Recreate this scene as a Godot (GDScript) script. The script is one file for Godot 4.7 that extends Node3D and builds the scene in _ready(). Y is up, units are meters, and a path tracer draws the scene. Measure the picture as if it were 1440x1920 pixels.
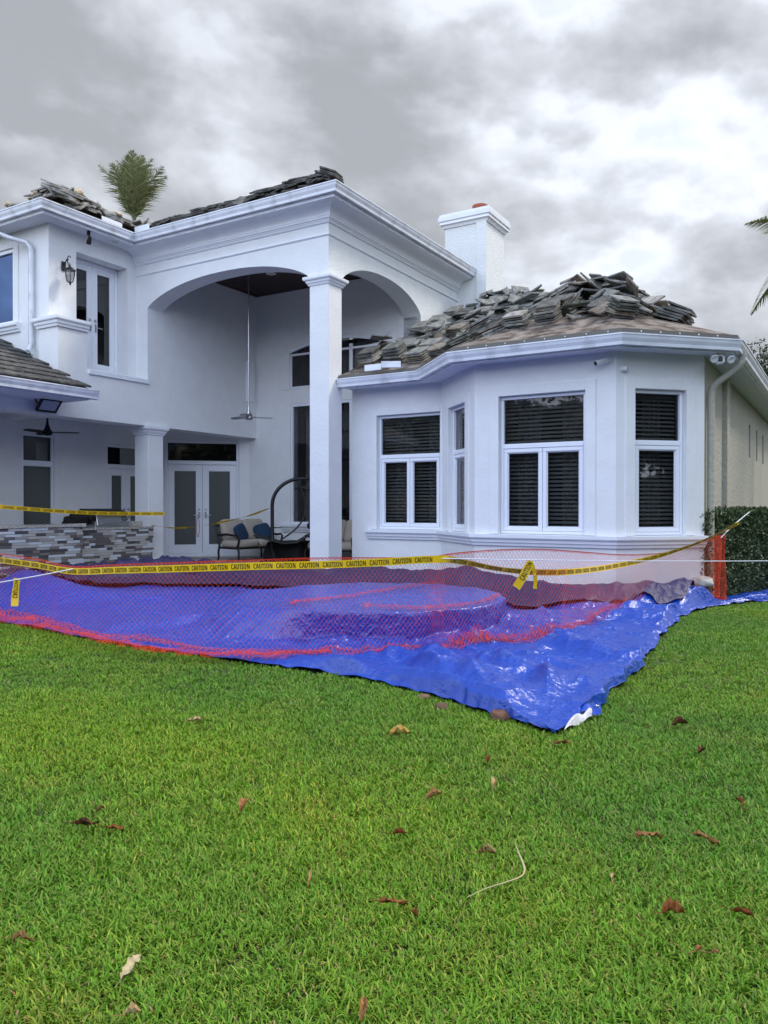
extends Node3D
# The house is laid out in its own frame: a runs along the garden front, y up, b away from the garden (z = -b). The house frame is turned 31 degrees.
const TURN := -31.0
const EYE := 1.45
var R := Basis(Vector3.UP, deg_to_rad(TURN))
var M := {}
var used := {}
var rng := RandomNumberGenerator.new()
var house: Node3D
const HO := Vector3(-8.0, 0.0, -13.0)       # the house's own base point, in its frame

class Geo:
	var v := PackedVector3Array()
	var n := PackedVector3Array()
	var c := PackedColorArray()
	var uv := PackedVector2Array()
	var tint := Color(1, 1, 1)
	func tri(p: Vector3, q: Vector3, r: Vector3) -> void:
		var m := (q - p).cross(r - p)
		if m.length_squared() < 1e-16:
			return
		m = m.normalized()
		v.append(p); v.append(r); v.append(q)
		for i in 3:
			n.append(m); c.append(tint)
	func trin(p: Vector3, q: Vector3, r: Vector3, np: Vector3, nq: Vector3, nr: Vector3) -> void:
		v.append(p); v.append(r); v.append(q)
		n.append(np); n.append(nr); n.append(nq)
		for i in 3:
			c.append(tint)
	func quad(p: Vector3, q: Vector3, r: Vector3, s: Vector3) -> void:
		tri(p, q, r); tri(p, r, s)
	func poly(pts: Array) -> void:
		for i in range(1, pts.size() - 1):
			tri(pts[0], pts[i], pts[i + 1])
	# a box with chamfered long look: centre, size, basis
	func box(at: Vector3, size: Vector3, b := Basis.IDENTITY) -> void:
		var h := size * 0.5
		var k: Array[Vector3] = []
		for i in 8:
			k.append(at + b * Vector3(h.x if i & 1 else -h.x, h.y if i & 2 else -h.y, h.z if i & 4 else -h.z))
		quad(k[4], k[5], k[7], k[6]); quad(k[1], k[0], k[2], k[3])
		quad(k[5], k[1], k[3], k[7]); quad(k[0], k[4], k[6], k[2])
		quad(k[6], k[7], k[3], k[2]); quad(k[0], k[1], k[5], k[4])
	# from corner to corner
	func span(p: Vector3, q: Vector3) -> void:
		box((p + q) * 0.5, (q - p).abs())
	# box with bevelled edges all round
	func bev(at: Vector3, size: Vector3, e: float, b := Basis.IDENTITY) -> void:
		var h := size * 0.5
		e = minf(e, minf(h.x, minf(h.y, h.z)) * 0.9)
		var f := func(s: Vector3, ax: int) -> Vector3:
			var p := Vector3(s.x * (h.x - e), s.y * (h.y - e), s.z * (h.z - e))
			p[ax] = s[ax] * h[ax]
			return at + b * p
		for ax in 3:
			var u := (ax + 1) % 3
			var w := (ax + 2) % 3
			for sg in [-1.0, 1.0]:
				var k: Array[Vector3] = []
				for q in [[-1.0, -1.0], [1.0, -1.0], [1.0, 1.0], [-1.0, 1.0]]:
					var s := Vector3.ZERO
					s[ax] = sg; s[u] = q[0]; s[w] = q[1]
					k.append(f.call(s, ax))
				if sg > 0: quad(k[0], k[1], k[2], k[3])
				else: quad(k[3], k[2], k[1], k[0])
				# edge strips between face ax and face u
				for sw in [-1.0, 1.0]:
					var s1 := Vector3.ZERO
					s1[ax] = sg; s1[u] = sw; s1[w] = -1.0
					var s2 := s1
					s2[w] = 1.0
					var p0: Vector3 = f.call(s1, ax)
					var p1: Vector3 = f.call(s2, ax)
					var p2: Vector3 = f.call(s2, u)
					var p3: Vector3 = f.call(s1, u)
					if sg * sw > 0: quad(p0, p3, p2, p1)
					else: quad(p0, p1, p2, p3)
		for i in 8:
			var s := Vector3(1.0 if i & 1 else -1.0, 1.0 if i & 2 else -1.0, 1.0 if i & 4 else -1.0)
			var p: Vector3 = f.call(s, 0)
			var q: Vector3 = f.call(s, 1)
			var r: Vector3 = f.call(s, 2)
			if s.x * s.y * s.z > 0: tri(p, q, r)
			else: tri(p, r, q)
	func tube(pts: Array, rad, sides := 8, caps := true) -> void:
		var rings := []
		var norms := []
		var up := Vector3(0.13, 0.97, 0.21)
		for i in pts.size():
			var d: Vector3 = (pts[mini(i + 1, pts.size() - 1)] - pts[maxi(i - 1, 0)]).normalized()
			if absf(d.dot(up)) > 0.95:
				up = Vector3(0.9, 0.1, 0.4)
			var x := up.cross(d).normalized()
			up = d.cross(x).normalized()
			var rr: float = rad[i] if rad is Array else rad
			var ring: Array[Vector3] = []
			var nn: Array[Vector3] = []
			for k in sides:
				var t := TAU * k / sides
				var o := x * cos(t) + up * sin(t)
				nn.append(o); ring.append(pts[i] + o * rr)
			rings.append(ring); norms.append(nn)
		for i in pts.size() - 1:
			for k in sides:
				var k2 := (k + 1) % sides
				trin(rings[i][k], rings[i][k2], rings[i + 1][k2], norms[i][k], norms[i][k2], norms[i + 1][k2])
				trin(rings[i][k], rings[i + 1][k2], rings[i + 1][k], norms[i][k], norms[i + 1][k2], norms[i + 1][k])
		if caps:
			var last := pts.size() - 1
			var r2: Array = rings[0].duplicate()
			r2.reverse()
			poly(r2); poly(rings[last])
	# profile of (radius, height) turned about the y axis through at
	func lathe(prof: Array, at: Vector3, sides := 16, b := Basis.IDENTITY) -> void:
		for i in prof.size() - 1:
			for k in sides:
				var t0 := TAU * k / sides
				var t1 := TAU * (k + 1) / sides
				var p: Vector2 = prof[i]
				var q: Vector2 = prof[i + 1]
				var sl := Vector2(q.y - p.y, p.x - q.x).normalized()
				var f := func(t: float, w: Vector2) -> Vector3: return at + b * Vector3(cos(t) * w.x, w.y, -sin(t) * w.x)
				var g := func(t: float) -> Vector3: return (b * Vector3(cos(t) * sl.x, sl.y, -sin(t) * sl.x)).normalized()
				if p.x > 1e-4: trin(f.call(t0, p), f.call(t1, p), f.call(t1, q), g.call(t0), g.call(t1), g.call(t1))
				if q.x > 1e-4: trin(f.call(t0, p), f.call(t1, q), f.call(t0, q), g.call(t0), g.call(t1), g.call(t0))
	# profile of (out, height) carried along a path of (x, z), outside on the right hand of someone who sees the path run left to right
	func sweep(path: Array, prof: Array, closed := false, caps := true) -> void:
		var m := path.size()
		var mit: Array[Vector2] = []
		for i in m:
			var d0 := Vector2.ZERO
			var d1 := Vector2.ZERO
			if i > 0 or closed: d0 = (path[i] - path[(i - 1 + m) % m]).normalized()
			if i < m - 1 or closed: d1 = (path[(i + 1) % m] - path[i]).normalized()
			if d0 == Vector2.ZERO: d0 = d1
			if d1 == Vector2.ZERO: d1 = d0
			var n0 := Vector2(-d0.y, d0.x)
			var n1 := Vector2(-d1.y, d1.x)
			mit.append((n0 + n1) / (1.0 + n0.dot(n1)))
		var at := func(i: int, j: int) -> Vector3:
			var q: Vector2 = path[i % m] + mit[i % m] * prof[j].x
			return Vector3(q.x, prof[j].y, q.y)
		for i in (m if closed else m - 1):
			for j in prof.size() - 1:
				quad(at.call(i, j), at.call(i + 1, j), at.call(i + 1, j + 1), at.call(i, j + 1))
		if caps and not closed:
			var a := []
			var b := []
			for j in prof.size():
				a.push_front(at.call(0, j)); b.append(at.call(m - 1, j))
			poly(a); poly(b)
	func mesh(smooth := false) -> ArrayMesh:
		var arr := []
		arr.resize(Mesh.ARRAY_MAX)
		arr[Mesh.ARRAY_VERTEX] = v
		arr[Mesh.ARRAY_NORMAL] = n
		arr[Mesh.ARRAY_COLOR] = c
		if uv.size() == v.size(): arr[Mesh.ARRAY_TEX_UV] = uv
		var am := ArrayMesh.new()
		am.add_surface_from_arrays(Mesh.PRIMITIVE_TRIANGLES, arr)
		if smooth:
			var st := SurfaceTool.new()
			st.create_from(am, 0)
			st.generate_normals()
			return st.commit()
		return am

# ---------- naming, materials ----------
func numbered(s: String) -> String:
	used[s] = used.get(s, -1) + 1
	return s if used[s] == 0 else "%s_%03d" % [s, used[s]]

func put(called: String, m, mat: Material, parent: Node = null) -> MeshInstance3D:
	var o := MeshInstance3D.new()
	o.mesh = m.mesh() if m is Geo else m
	o.material_override = mat
	if parent == null:
		o.name = numbered(called); add_child(o)
	else:
		var k := 0
		var nm := called
		while parent.has_node(NodePath(nm)):
			k += 1
			nm = "%s_%03d" % [called, k]
		o.name = nm; parent.add_child(o)
	return o

# many alike pieces under one parent: keeps its own count
func piece(called: String, i: int, m: Mesh, mat: Material, t: Transform3D, parent: Node) -> void:
	var o := MeshInstance3D.new()
	o.mesh = m; o.material_override = mat; o.transform = t
	o.name = called if i == 0 else "%s_%03d" % [called, i]
	parent.add_child(o)

func tag(o: Node, label: String, category: String, group := "", kind := "") -> Node:
	o.set_meta("label", label); o.set_meta("category", category)
	if group: o.set_meta("group", group)
	if kind: o.set_meta("kind", kind)
	return o

func thing(called: String, label: String, category: String, at: Vector3, b := Basis.IDENTITY, group := "") -> Node3D:
	var o := Node3D.new()
	o.name = numbered(called); add_child(o)
	o.transform = Transform3D(b, at)
	tag(o, label, category, group)
	return o

func W(a: float, y: float, b: float) -> Vector3:          # house frame to world
	return R * Vector3(a, y, -b)

# part of the house; its geometry is written in the house frame
func hp(called: String, g, mat: Material, parent: Node = null) -> MeshInstance3D:
	var o := put(called, g, mat, parent if parent else house)
	o.position = -HO if parent == null else Vector3.ZERO
	return o

func hnode(called: String, f: Transform3D) -> Node3D:
	var o := Node3D.new()
	var k := 0
	var nm := called
	while house.has_node(NodePath(nm)):
		k += 1
		nm = "%s_%03d" % [called, k]
	o.name = nm; house.add_child(o)
	o.transform = Transform3D(f.basis, f.origin - HO)
	return o

func fr(a: float, y: float, b: float, yaw: float) -> Transform3D:
	return Transform3D(Basis(Vector3.UP, deg_to_rad(yaw)), Vector3(a, y, -b))

func noise(freq: float, sd: int, oct := 4, type := FastNoiseLite.TYPE_SIMPLEX_SMOOTH, fractal := FastNoiseLite.FRACTAL_FBM) -> FastNoiseLite:
	var f := FastNoiseLite.new()
	f.noise_type = type; f.frequency = freq; f.seed = sd
	f.fractal_type = fractal; f.fractal_octaves = oct
	return f

func ntex(size: int, freq: float, sd: int, cols: Array, offs: Array, oct := 5, type := FastNoiseLite.TYPE_SIMPLEX_SMOOTH) -> NoiseTexture2D:
	var t := NoiseTexture2D.new()
	t.width = size; t.height = size; t.seamless = true
	t.noise = noise(freq, sd, oct, type)
	var g := Gradient.new()
	g.offsets = PackedFloat32Array(offs); g.colors = PackedColorArray(cols)
	t.color_ramp = g
	return t

func nnorm(size: int, freq: float, sd: int, strength: float, oct := 4, type := FastNoiseLite.TYPE_SIMPLEX_SMOOTH, fractal := FastNoiseLite.FRACTAL_FBM) -> NoiseTexture2D:
	var t := NoiseTexture2D.new()
	t.width = size; t.height = size; t.seamless = true
	t.noise = noise(freq, sd, oct, type, fractal)
	t.as_normal_map = true; t.bump_strength = strength
	return t

func mat(col: Color, rough := 0.8, metal := 0.0) -> StandardMaterial3D:
	var m := StandardMaterial3D.new()
	m.albedo_color = col; m.roughness = rough; m.metallic = metal
	return m

func tri_map(m: StandardMaterial3D, scale: float, world := false) -> StandardMaterial3D:
	m.uv1_triplanar = true; m.uv1_world_triplanar = world
	m.uv1_scale = Vector3.ONE * scale
	return m

func with_normal(m: StandardMaterial3D, t: Texture2D, amount := 1.0) -> StandardMaterial3D:
	m.normal_enabled = true; m.normal_texture = t; m.normal_scale = amount
	return m

func grey(x: float) -> Color:
	return Color(x, x, x)

func materials() -> void:
	var lump := nnorm(512, 0.03, 3, 5.0, 5)
	var mott := ntex(512, 0.006, 5, [grey(0.985), grey(1.0)], [0.3, 0.7])
	M.paint = with_normal(tri_map(mat(Color(0.897, 0.90, 0.906), 0.7), 0.7), lump, 0.22)
	M.paint.albedo_texture = mott
	M.rough_paint = with_normal(tri_map(mat(Color(0.885, 0.895, 0.895), 0.75), 0.8), lump, 0.45)
	M.rough_paint.albedo_texture = mott
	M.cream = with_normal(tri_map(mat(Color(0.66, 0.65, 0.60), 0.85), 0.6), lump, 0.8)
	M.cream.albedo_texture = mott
	M.trim = tri_map(mat(Color(0.905, 0.915, 0.94), 0.45), 0.9)
	M.trim.albedo_texture = mott
	M.gutter = tri_map(mat(Color(0.90, 0.91, 0.94), 0.35), 0.5)
	M.gutter.albedo_texture = ntex(512, 0.008, 15, [grey(0.86), grey(0.98), grey(1.0)], [0.2, 0.45, 0.8])
	M.soffit = mat(Color(0.86, 0.87, 0.91), 0.7)
	M.vinyl = mat(Color(0.91, 0.92, 0.95), 0.35)
	M.shade_paint = M.paint
	M.wood = with_normal(tri_map(mat(Color(0.20, 0.115, 0.105), 0.55), 0.8), lump, 0.2)
	M.room = mat(Color(0.16, 0.13, 0.135), 0.9)
	M.curtain = mat(Color(0.62, 0.62, 0.60), 0.95)
	M.slat = mat(Color(0.52, 0.53, 0.53), 0.6)
	var gl := StandardMaterial3D.new()
	gl.transparency = BaseMaterial3D.TRANSPARENCY_ALPHA
	gl.albedo_color = Color(0.06, 0.07, 0.08, 0.30); gl.roughness = 0.02
	M.glass = gl
	var gl2: StandardMaterial3D = gl.duplicate()
	gl2.albedo_color = Color(0.04, 0.045, 0.05, 0.85)
	gl2.metallic_specular = 0.9
	M.dark_glass = gl2
	M.sky_tint_glass = mat(Color(0.24, 0.34, 0.50), 0.03, 0.85)  # coated pane; the blue of the mirrored sky is put into its colour
	M.frosted = mat(Color(0.33, 0.345, 0.335), 0.22)
	M.tile = []
	var sp := nnorm(256, 0.06, 21, 4.0, 4)
	for k in [Color(0.54, 0.54, 0.525), Color(0.40, 0.40, 0.39), Color(0.64, 0.63, 0.605), Color(0.44, 0.455, 0.425), Color(0.54, 0.50, 0.455)]:
		var tm := with_normal(tri_map(mat(k, 0.85), 1.1, true), sp, 0.7)
		tm.albedo_texture = ntex(256, 0.018, 30 + M.tile.size(), [grey(0.62), grey(0.9), grey(1.0)], [0.25, 0.5, 0.75])
		M.tile.append(tm)
	M.mortar = tri_map(mat(Color(0.80, 0.72, 0.60), 0.9), 2.0, true)
	M.mortar.albedo_texture = M.tile[0].albedo_texture
	M.old_tile = []
	for k in [Color(0.35, 0.345, 0.335), Color(0.40, 0.39, 0.375), Color(0.30, 0.295, 0.29)]:
		var tm2 := with_normal(tri_map(mat(k, 0.9), 1.3, true), sp, 1.0)
		tm2.albedo_texture = ntex(256, 0.02, 40 + M.old_tile.size(), [grey(0.5), grey(0.85), grey(1.0)], [0.25, 0.5, 0.75])
		M.old_tile.append(tm2)
	M.felt = with_normal(tri_map(mat(Color(0.54, 0.50, 0.47), 0.95), 0.45), nnorm(512, 0.03, 51, 7.0, 5), 0.8)
	M.felt.albedo_texture = ntex(512, 0.012, 52, [Color(0.45, 0.4, 0.38), Color(0.8, 0.78, 0.76), Color(1, 1, 1)], [0.3, 0.5, 0.72], 6)
	M.flash = mat(Color(0.36, 0.35, 0.33), 0.5)
	M.steel = mat(Color(0.70, 0.71, 0.72), 0.28, 0.9)
	M.chrome = mat(Color(0.80, 0.80, 0.82), 0.15, 1.0)
	M.black = mat(Color(0.07, 0.07, 0.075), 0.45)
	M.black_cloth = mat(Color(0.06, 0.06, 0.068), 0.9)
	M.bronze = mat(Color(0.12, 0.11, 0.11), 0.4, 0.5)
	M.white_plastic = mat(Color(0.88, 0.89, 0.90), 0.4)
	M.cushion = with_normal(tri_map(mat(Color(0.66, 0.62, 0.57), 0.95), 6.0), lump, 0.3)
	M.pillow = mat(Color(0.10, 0.21, 0.32), 0.9)
	M.terracotta = mat(Color(0.60, 0.33, 0.26), 0.85)
	M.granite = tri_map(mat(Color(0.93, 0.92, 0.90), 0.3), 1.6)
	M.granite.albedo_texture = ntex(512, 0.06, 61, [Color(0.22, 0.2, 0.19), Color(0.6, 0.56, 0.52), Color(0.9, 0.89, 0.87), Color(1, 1, 1)], [0.3, 0.42, 0.52, 0.8], 4)
	M.stone = []
	for k in [Color(0.78, 0.80, 0.82), Color(0.62, 0.60, 0.58), Color(0.40, 0.38, 0.37), Color(0.31, 0.30, 0.30), Color(0.70, 0.69, 0.67), Color(0.50, 0.47, 0.45)]:
		var s2 := tri_map(mat(k, 0.5), 1.2)
		s2.albedo_texture = mott
		M.stone.append(s2)
	M.grout = mat(Color(0.45, 0.44, 0.43), 0.95)
	M.patio = tri_map(mat(Color(0.68, 0.63, 0.60), 0.8), 0.4)
	M.patio.albedo_texture = ntex(512, 0.01, 71, [grey(0.8), grey(1.0)], [0.3, 0.7])
	M.soil = tri_map(mat(Color(0.20, 0.26, 0.10), 1.0), 0.35, true)
	M.soil.albedo_texture = ntex(1024, 0.03, 81, [Color(0.5, 0.42, 0.4), Color(0.8, 0.85, 0.7), Color(1, 1, 1)], [0.3, 0.5, 0.7], 6)
	var crinkle := nnorm(1024, 0.014, 91, 16.0, 5, FastNoiseLite.TYPE_SIMPLEX_SMOOTH, FastNoiseLite.FRACTAL_RIDGED)
	M.tarp = with_normal(tri_map(mat(Color(0.0, 0.25, 0.67), 0.31), 0.36, true), crinkle, 0.6)
	M.tarp.metallic_specular = 0.65
	M.tarp_dark = with_normal(tri_map(mat(Color(0.21, 0.19, 0.35), 0.55), 0.5, true), crinkle, 0.6)
	M.tarp_pale = with_normal(tri_map(mat(Color(0.78, 0.78, 0.80), 0.4), 0.5, true), crinkle, 0.6)
	M.net = mat(Color(0.90, 0.28, 0.15), 0.55)
	M.net.backlight = Color(0.3, 0.05, 0.03); M.net.backlight_enabled = true
	M.tape = mat(Color(0.93, 0.77, 0.08), 0.35)
	M.tape.backlight_enabled = true; M.tape.backlight = Color(0.35, 0.28, 0.02)
	M.ink = mat(Color(0.04, 0.04, 0.035), 0.5)
	M.rope = mat(Color(0.86, 0.87, 0.90), 0.7)
	M.grass = mat(Color(1, 1, 1), 0.55)
	M.grass.metallic_specular = 0.35
	M.grass.vertex_color_use_as_albedo = true
	M.grass.backlight_enabled = true; M.grass.backlight = Color(0.58, 0.62, 0.26)
	M.leafy = mat(Color(1, 1, 1), 0.5)
	M.leafy.vertex_color_use_as_albedo = true
	M.leafy.backlight_enabled = true; M.leafy.backlight = Color(0.3, 0.35, 0.2)
	M.bark = with_normal(tri_map(mat(Color(0.45, 0.42, 0.38), 0.95), 1.0), lump, 1.0)
	M.fallen = mat(Color(1, 1, 1), 0.7)
	M.fallen.vertex_color_use_as_albedo = true
	M.fallen.metallic_specular = 0.2

# ---------- sky ----------
func make_sky() -> Image:
	var w := 4096
	var h := 2048
	var im := Image.create(w, h, false, Image.FORMAT_RGBF)
	im.fill(Color(0.10, 0.12, 0.07))
	var big := noise(1.15, 7, 3)
	var mid := noise(2.7, 17, 7)
	mid.fractal_gain = 0.56
	var billow := noise(3.4, 29, 6, FastNoiseLite.TYPE_SIMPLEX_SMOOTH, FastNoiseLite.FRACTAL_RIDGED)
	# fine steps where the garden is looked at, coarser ones elsewhere
	for j in range(0, h / 2 + 4, 4):
		for i in range(0, w, 4):
			var az := TAU * (i + 2.0) / w          # column 0 looks along -z
			if cos(az) > 0.84 and j > 480:
				for q in 16:
					var ii := i + q % 4
					var jj := j + q / 4
					im.set_pixel(ii, jj, sky_at(TAU * (ii + 0.5) / w, PI * (jj + 0.5) / h, big, mid, billow))
			else:
				im.fill_rect(Rect2i(i, j, 4, 4), sky_at(az, PI * (j + 2.0) / h, big, mid, billow))
	return im

func sky_at(az: float, th: float, big: FastNoiseLite, mid: FastNoiseLite, billow: FastNoiseLite) -> Color:
	var y := cos(th)
	var r := sin(th)
	var low := smoothstep(0.45, 0.0, y)
	var dx := sin(az) * r
	var p := Vector3(dx, y * 1.75 + 0.15 * dx, -cos(az) * r)
	var a := big.get_noise_3dv(p)
	var b := mid.get_noise_3dv(p)
	var c0 := billow.get_noise_3dv(p + Vector3(0.2 * a, 0.1 * b, 0.0))
	var t := a * 0.46 + b * 1.0 - c0 * 0.24          # high = thick cloud
	var front := cos(az)
	var rightness := smoothstep(-0.25, 0.50, sin(az) * r + 0.10 * front)
	var thick := t + 0.13 - rightness * 0.13
	var g := lerpf(0.465, 0.272, smoothstep(-0.34, 0.38, thick))
	g += (0.06 + 0.10 * rightness) * smoothstep(-0.10, -0.45, thick)
	g *= lerpf(1.0, 0.95, smoothstep(0.35, 0.75, y))
	var c := Color(g * 0.935, g * 0.985, g * 1.08)
	var behind := smoothstep(0.2, -0.75, front * r + 0.35 * sin(az) * r)
	var open := smoothstep(0.40, 0.60, -thick) * 0.30 + smoothstep(0.12, 0.40, -b) * 0.45 * low * rightness
	open = maxf(open, behind * smoothstep(0.25, -0.12, t))
	var blue := Color(0.33, 0.41, 0.56).lerp(Color(0.47, 0.52, 0.61), smoothstep(0.5, 0.0, y))
	c = c.lerp(blue, clampf(open, 0.0, 1.0))
	var lift := lerpf(1.0, 3.15, behind)
	return Color(c.r * lift, c.g * lift, c.b * lift)

func _ready() -> void:
	rng.seed = 20
	# camera
	var cam := Camera3D.new()
	cam.name = "camera"; add_child(cam)
	cam.position = Vector3(0, EYE, 0); cam.rotation_degrees = Vector3(-0.395, 0, 0)
	cam.fov = 67.0; cam.near = 0.05; cam.far = 900.0
	cam.current = true
	# sky
	var we := WorldEnvironment.new()
	var env := Environment.new()
	env.background_mode = Environment.BG_SKY
	var sky := Sky.new()
	var pan := PanoramaSkyMaterial.new()
	pan.panorama = ImageTexture.create_from_image(make_sky())
	sky.sky_material = pan
	env.sky = sky
	env.background_energy_multiplier = 1.0
	env.tonemap_mode = Environment.TONE_MAPPER_LINEAR
	env.tonemap_exposure = 1.74
	env.sdfgi_enabled = true; env.ssao_enabled = true; env.ssil_enabled = true
	we.environment = env; we.name = "world_environment"; add_child(we)
	# sun behind thin cloud, high on the right
	var sun := DirectionalLight3D.new()
	sun.name = "sun"; sun.light_energy = 0.5; sun.light_angular_distance = 14.0
	sun.light_color = Color(1.0, 0.97, 0.92); sun.shadow_enabled = true
	add_child(sun)
	sun.look_at_from_position(Vector3(7.0, 9.0, -2.0), Vector3.ZERO)
	materials()
	ground()
	house = thing("house", "white stucco two-storey house with tall arched portico and low bay wing", "house", R * HO, R)
	portico()
	left_wing()
	porch()
	bay_wing()
	chimney()
	roofs()
	loose_tiles()
	fittings()
	kitchen()
	furniture()
	tarps()
	netting()
	tapes()
	plants()
	tree_belt()
	leaves()
	grass()

func ground() -> void:
	var g := Geo.new()
	var n := 24
	for i in n:
		for j in n:
			var f := func(k: int) -> float: return 400.0 * signf(k - n / 2.0) * pow(absf(k - n / 2.0) / (n / 2.0), 2.2)
			g.quad(Vector3(f.call(i), 0, f.call(j + 1)), Vector3(f.call(i + 1), 0, f.call(j + 1)), Vector3(f.call(i + 1), 0, f.call(j)), Vector3(f.call(i), 0, f.call(j)))
	var o := put("ground", g, M.soil)
	tag(o, "green lawn ground spreading in front of the white house", "lawn", "", "structure")
	# patio slab with a stepped edge
	var p := Geo.new()
	var pts := [[-24.0, 8.2], [-12.0, 8.2], [-10.8, 11.0], [-7.6, 11.0], [-7.6, 12.25], [-8.15, 12.4], [-8.15, 15.4], [-24.0, 15.4]]
	var top := []
	for q in pts: top.append(W(q[0], 0.2, q[1]))
	var low := []
	for q in pts: low.append(W(q[0], -0.05, q[1]))
	p.quad(top[0], top[1], top[6], top[7]); p.tri(top[1], top[2], top[6]); p.quad(top[2], top[5], top[6], top[6]); p.quad(top[2], top[3], top[4], top[5])
	for i in pts.size():
		var k := (i + 1) % pts.size()
		p.quad(low[i], low[k], top[k], top[i])
	var po := put("patio", p, M.patio)
	tag(po, "taupe paved patio under the portico and side porch", "patio", "", "structure")

# ---------- walls ----------
# upright wall slab with rectangular openings; f: lower left corner on the outer face
func wall(g: Geo, f: Transform3D, w: float, y0: float, y1: float, th: float, holes := []) -> void:
	var xs := [0.0, w]
	var ys := [y0, y1]
	for h in holes:
		for x in [h[0], h[2]]: if not xs.has(x): xs.append(x)
		for y in [h[1], h[3]]: if not ys.has(y): ys.append(y)
	xs.sort(); ys.sort()
	var open := func(i: int, j: int) -> bool:
		var cx: float = (xs[i] + xs[i + 1]) * 0.5
		var cy: float = (ys[j] + ys[j + 1]) * 0.5
		for h in holes:
			if cx > h[0] and cx < h[2] and cy > h[1] and cy < h[3]: return true
		return false
	var P := func(x: float, y: float, z: float) -> Vector3: return f * Vector3(x, y, z)
	for i in xs.size() - 1:
		for j in ys.size() - 1:
			if open.call(i, j): continue
			var x0: float = xs[i]
			var x1: float = xs[i + 1]
			var a: float = ys[j]
			var b: float = ys[j + 1]
			g.quad(P.call(x0, a, 0), P.call(x1, a, 0), P.call(x1, b, 0), P.call(x0, b, 0))
			g.quad(P.call(x1, a, -th), P.call(x0, a, -th), P.call(x0, b, -th), P.call(x1, b, -th))
	for h in holes:
		g.quad(P.call(h[0], h[1], -th), P.call(h[0], h[1], 0), P.call(h[0], h[3], 0), P.call(h[0], h[3], -th))
		g.quad(P.call(h[2], h[1], 0), P.call(h[2], h[1], -th), P.call(h[2], h[3], -th), P.call(h[2], h[3], 0))
		g.quad(P.call(h[0], h[3], 0), P.call(h[2], h[3], 0), P.call(h[2], h[3], -th), P.call(h[0], h[3], -th))
		g.quad(P.call(h[0], h[1], -th), P.call(h[2], h[1], -th), P.call(h[2], h[1], 0), P.call(h[0], h[1], 0))
	g.quad(P.call(0, y0, -th), P.call(w, y0, -th), P.call(w, y0, 0), P.call(0, y0, 0))
	g.quad(P.call(0, y1, 0), P.call(w, y1, 0), P.call(w, y1, -th), P.call(0, y1, -th))

func arch_y(s: float, spring: float, rise: float) -> float:
	return spring + rise * pow(maxf(0.0, 1.0 - pow(absf(s), 2.2)), 0.72)

func arch_wall(g: Geo, f: Transform3D, w: float, ytop: float, th: float, x0: float, x1: float, spring: float, rise: float, yl: float, yr: float) -> void:
	var P := func(x: float, y: float, z: float) -> Vector3: return f * Vector3(x, y, z)
	var put2 := func(xa: float, ya: float, xb: float, yb: float) -> void:
		g.quad(P.call(xa, ya, 0), P.call(xb, yb, 0), P.call(xb, ytop, 0), P.call(xa, ytop, 0))
		g.quad(P.call(xb, yb, -th), P.call(xa, ya, -th), P.call(xa, ytop, -th), P.call(xb, ytop, -th))
	put2.call(0.0, yl, x0, yl); put2.call(x1, yr, w, yr)
	var n := 40
	for i in n:
		var s0 := -cos(PI * i / n)
		var s1 := -cos(PI * (i + 1) / n)
		var xa := (x0 + x1) * 0.5 + s0 * (x1 - x0) * 0.5
		var xb := (x0 + x1) * 0.5 + s1 * (x1 - x0) * 0.5
		var ya := arch_y(s0, spring, rise)
		var yb := arch_y(s1, spring, rise)
		put2.call(xa, ya, xb, yb)
		g.quad(P.call(xa, ya, -th), P.call(xb, yb, -th), P.call(xb, yb, 0), P.call(xa, ya, 0))
	if yl < spring: g.quad(P.call(x0, yl, 0), P.call(x0, yl, -th), P.call(x0, spring, -th), P.call(x0, spring, 0))
	if yr < spring: g.quad(P.call(x1, yr, -th), P.call(x1, yr, 0), P.call(x1, spring, 0), P.call(x1, spring, -th))

# K-shaped gutter: back at out = o, lip at o + 0.12
func gutter_profile(o: float, y: float, h := 0.15) -> Array:
	return [Vector2(o + 0.0, y - h), Vector2(o + 0.075, y - h), Vector2(o + 0.082, y - h * 0.72), Vector2(o + 0.108, y - h * 0.42), Vector2(o + 0.118, y - h * 0.2), Vector2(o + 0.118, y - h * 0.14),
		Vector2(o + 0.130, y - h * 0.12), Vector2(o + 0.130, y), Vector2(o + 0.112, y), Vector2(o + 0.112, y - 0.02), Vector2(o + 0.01, y - 0.03), Vector2(o + 0.0, y + 0.01)]

func step_profile(o: float, y: float, h: float, d: float) -> Array:        # three-step sill moulding
	return [Vector2(o, y), Vector2(o + d * 0.35, y), Vector2(o + d * 0.42, y + h * 0.28), Vector2(o + d * 0.62, y + h * 0.30), Vector2(o + d * 0.68, y + h * 0.58), Vector2(o + d * 0.9, y + h * 0.62), Vector2(o + d, y + h * 0.72), Vector2(o + d, y + h), Vector2(o, y + h)]

# ---------- windows and doors ----------
func rect_frame(g: Geo, x0: float, y0: float, x1: float, y1: float, wd: float, z: float, dp: float) -> void:
	g.bev(Vector3((x0 + x1) * 0.5, y0 + wd * 0.5, z), Vector3(x1 - x0, wd, dp), 0.006)
	g.bev(Vector3((x0 + x1) * 0.5, y1 - wd * 0.5, z), Vector3(x1 - x0, wd, dp), 0.006)
	g.bev(Vector3(x0 + wd * 0.5, (y0 + y1) * 0.5, z), Vector3(wd, y1 - y0 - wd * 2.0, dp - 0.003), 0.006)
	g.bev(Vector3(x1 - wd * 0.5, (y0 + y1) * 0.5, z), Vector3(wd, y1 - y0 - wd * 2.0, dp - 0.003), 0.006)

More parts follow.
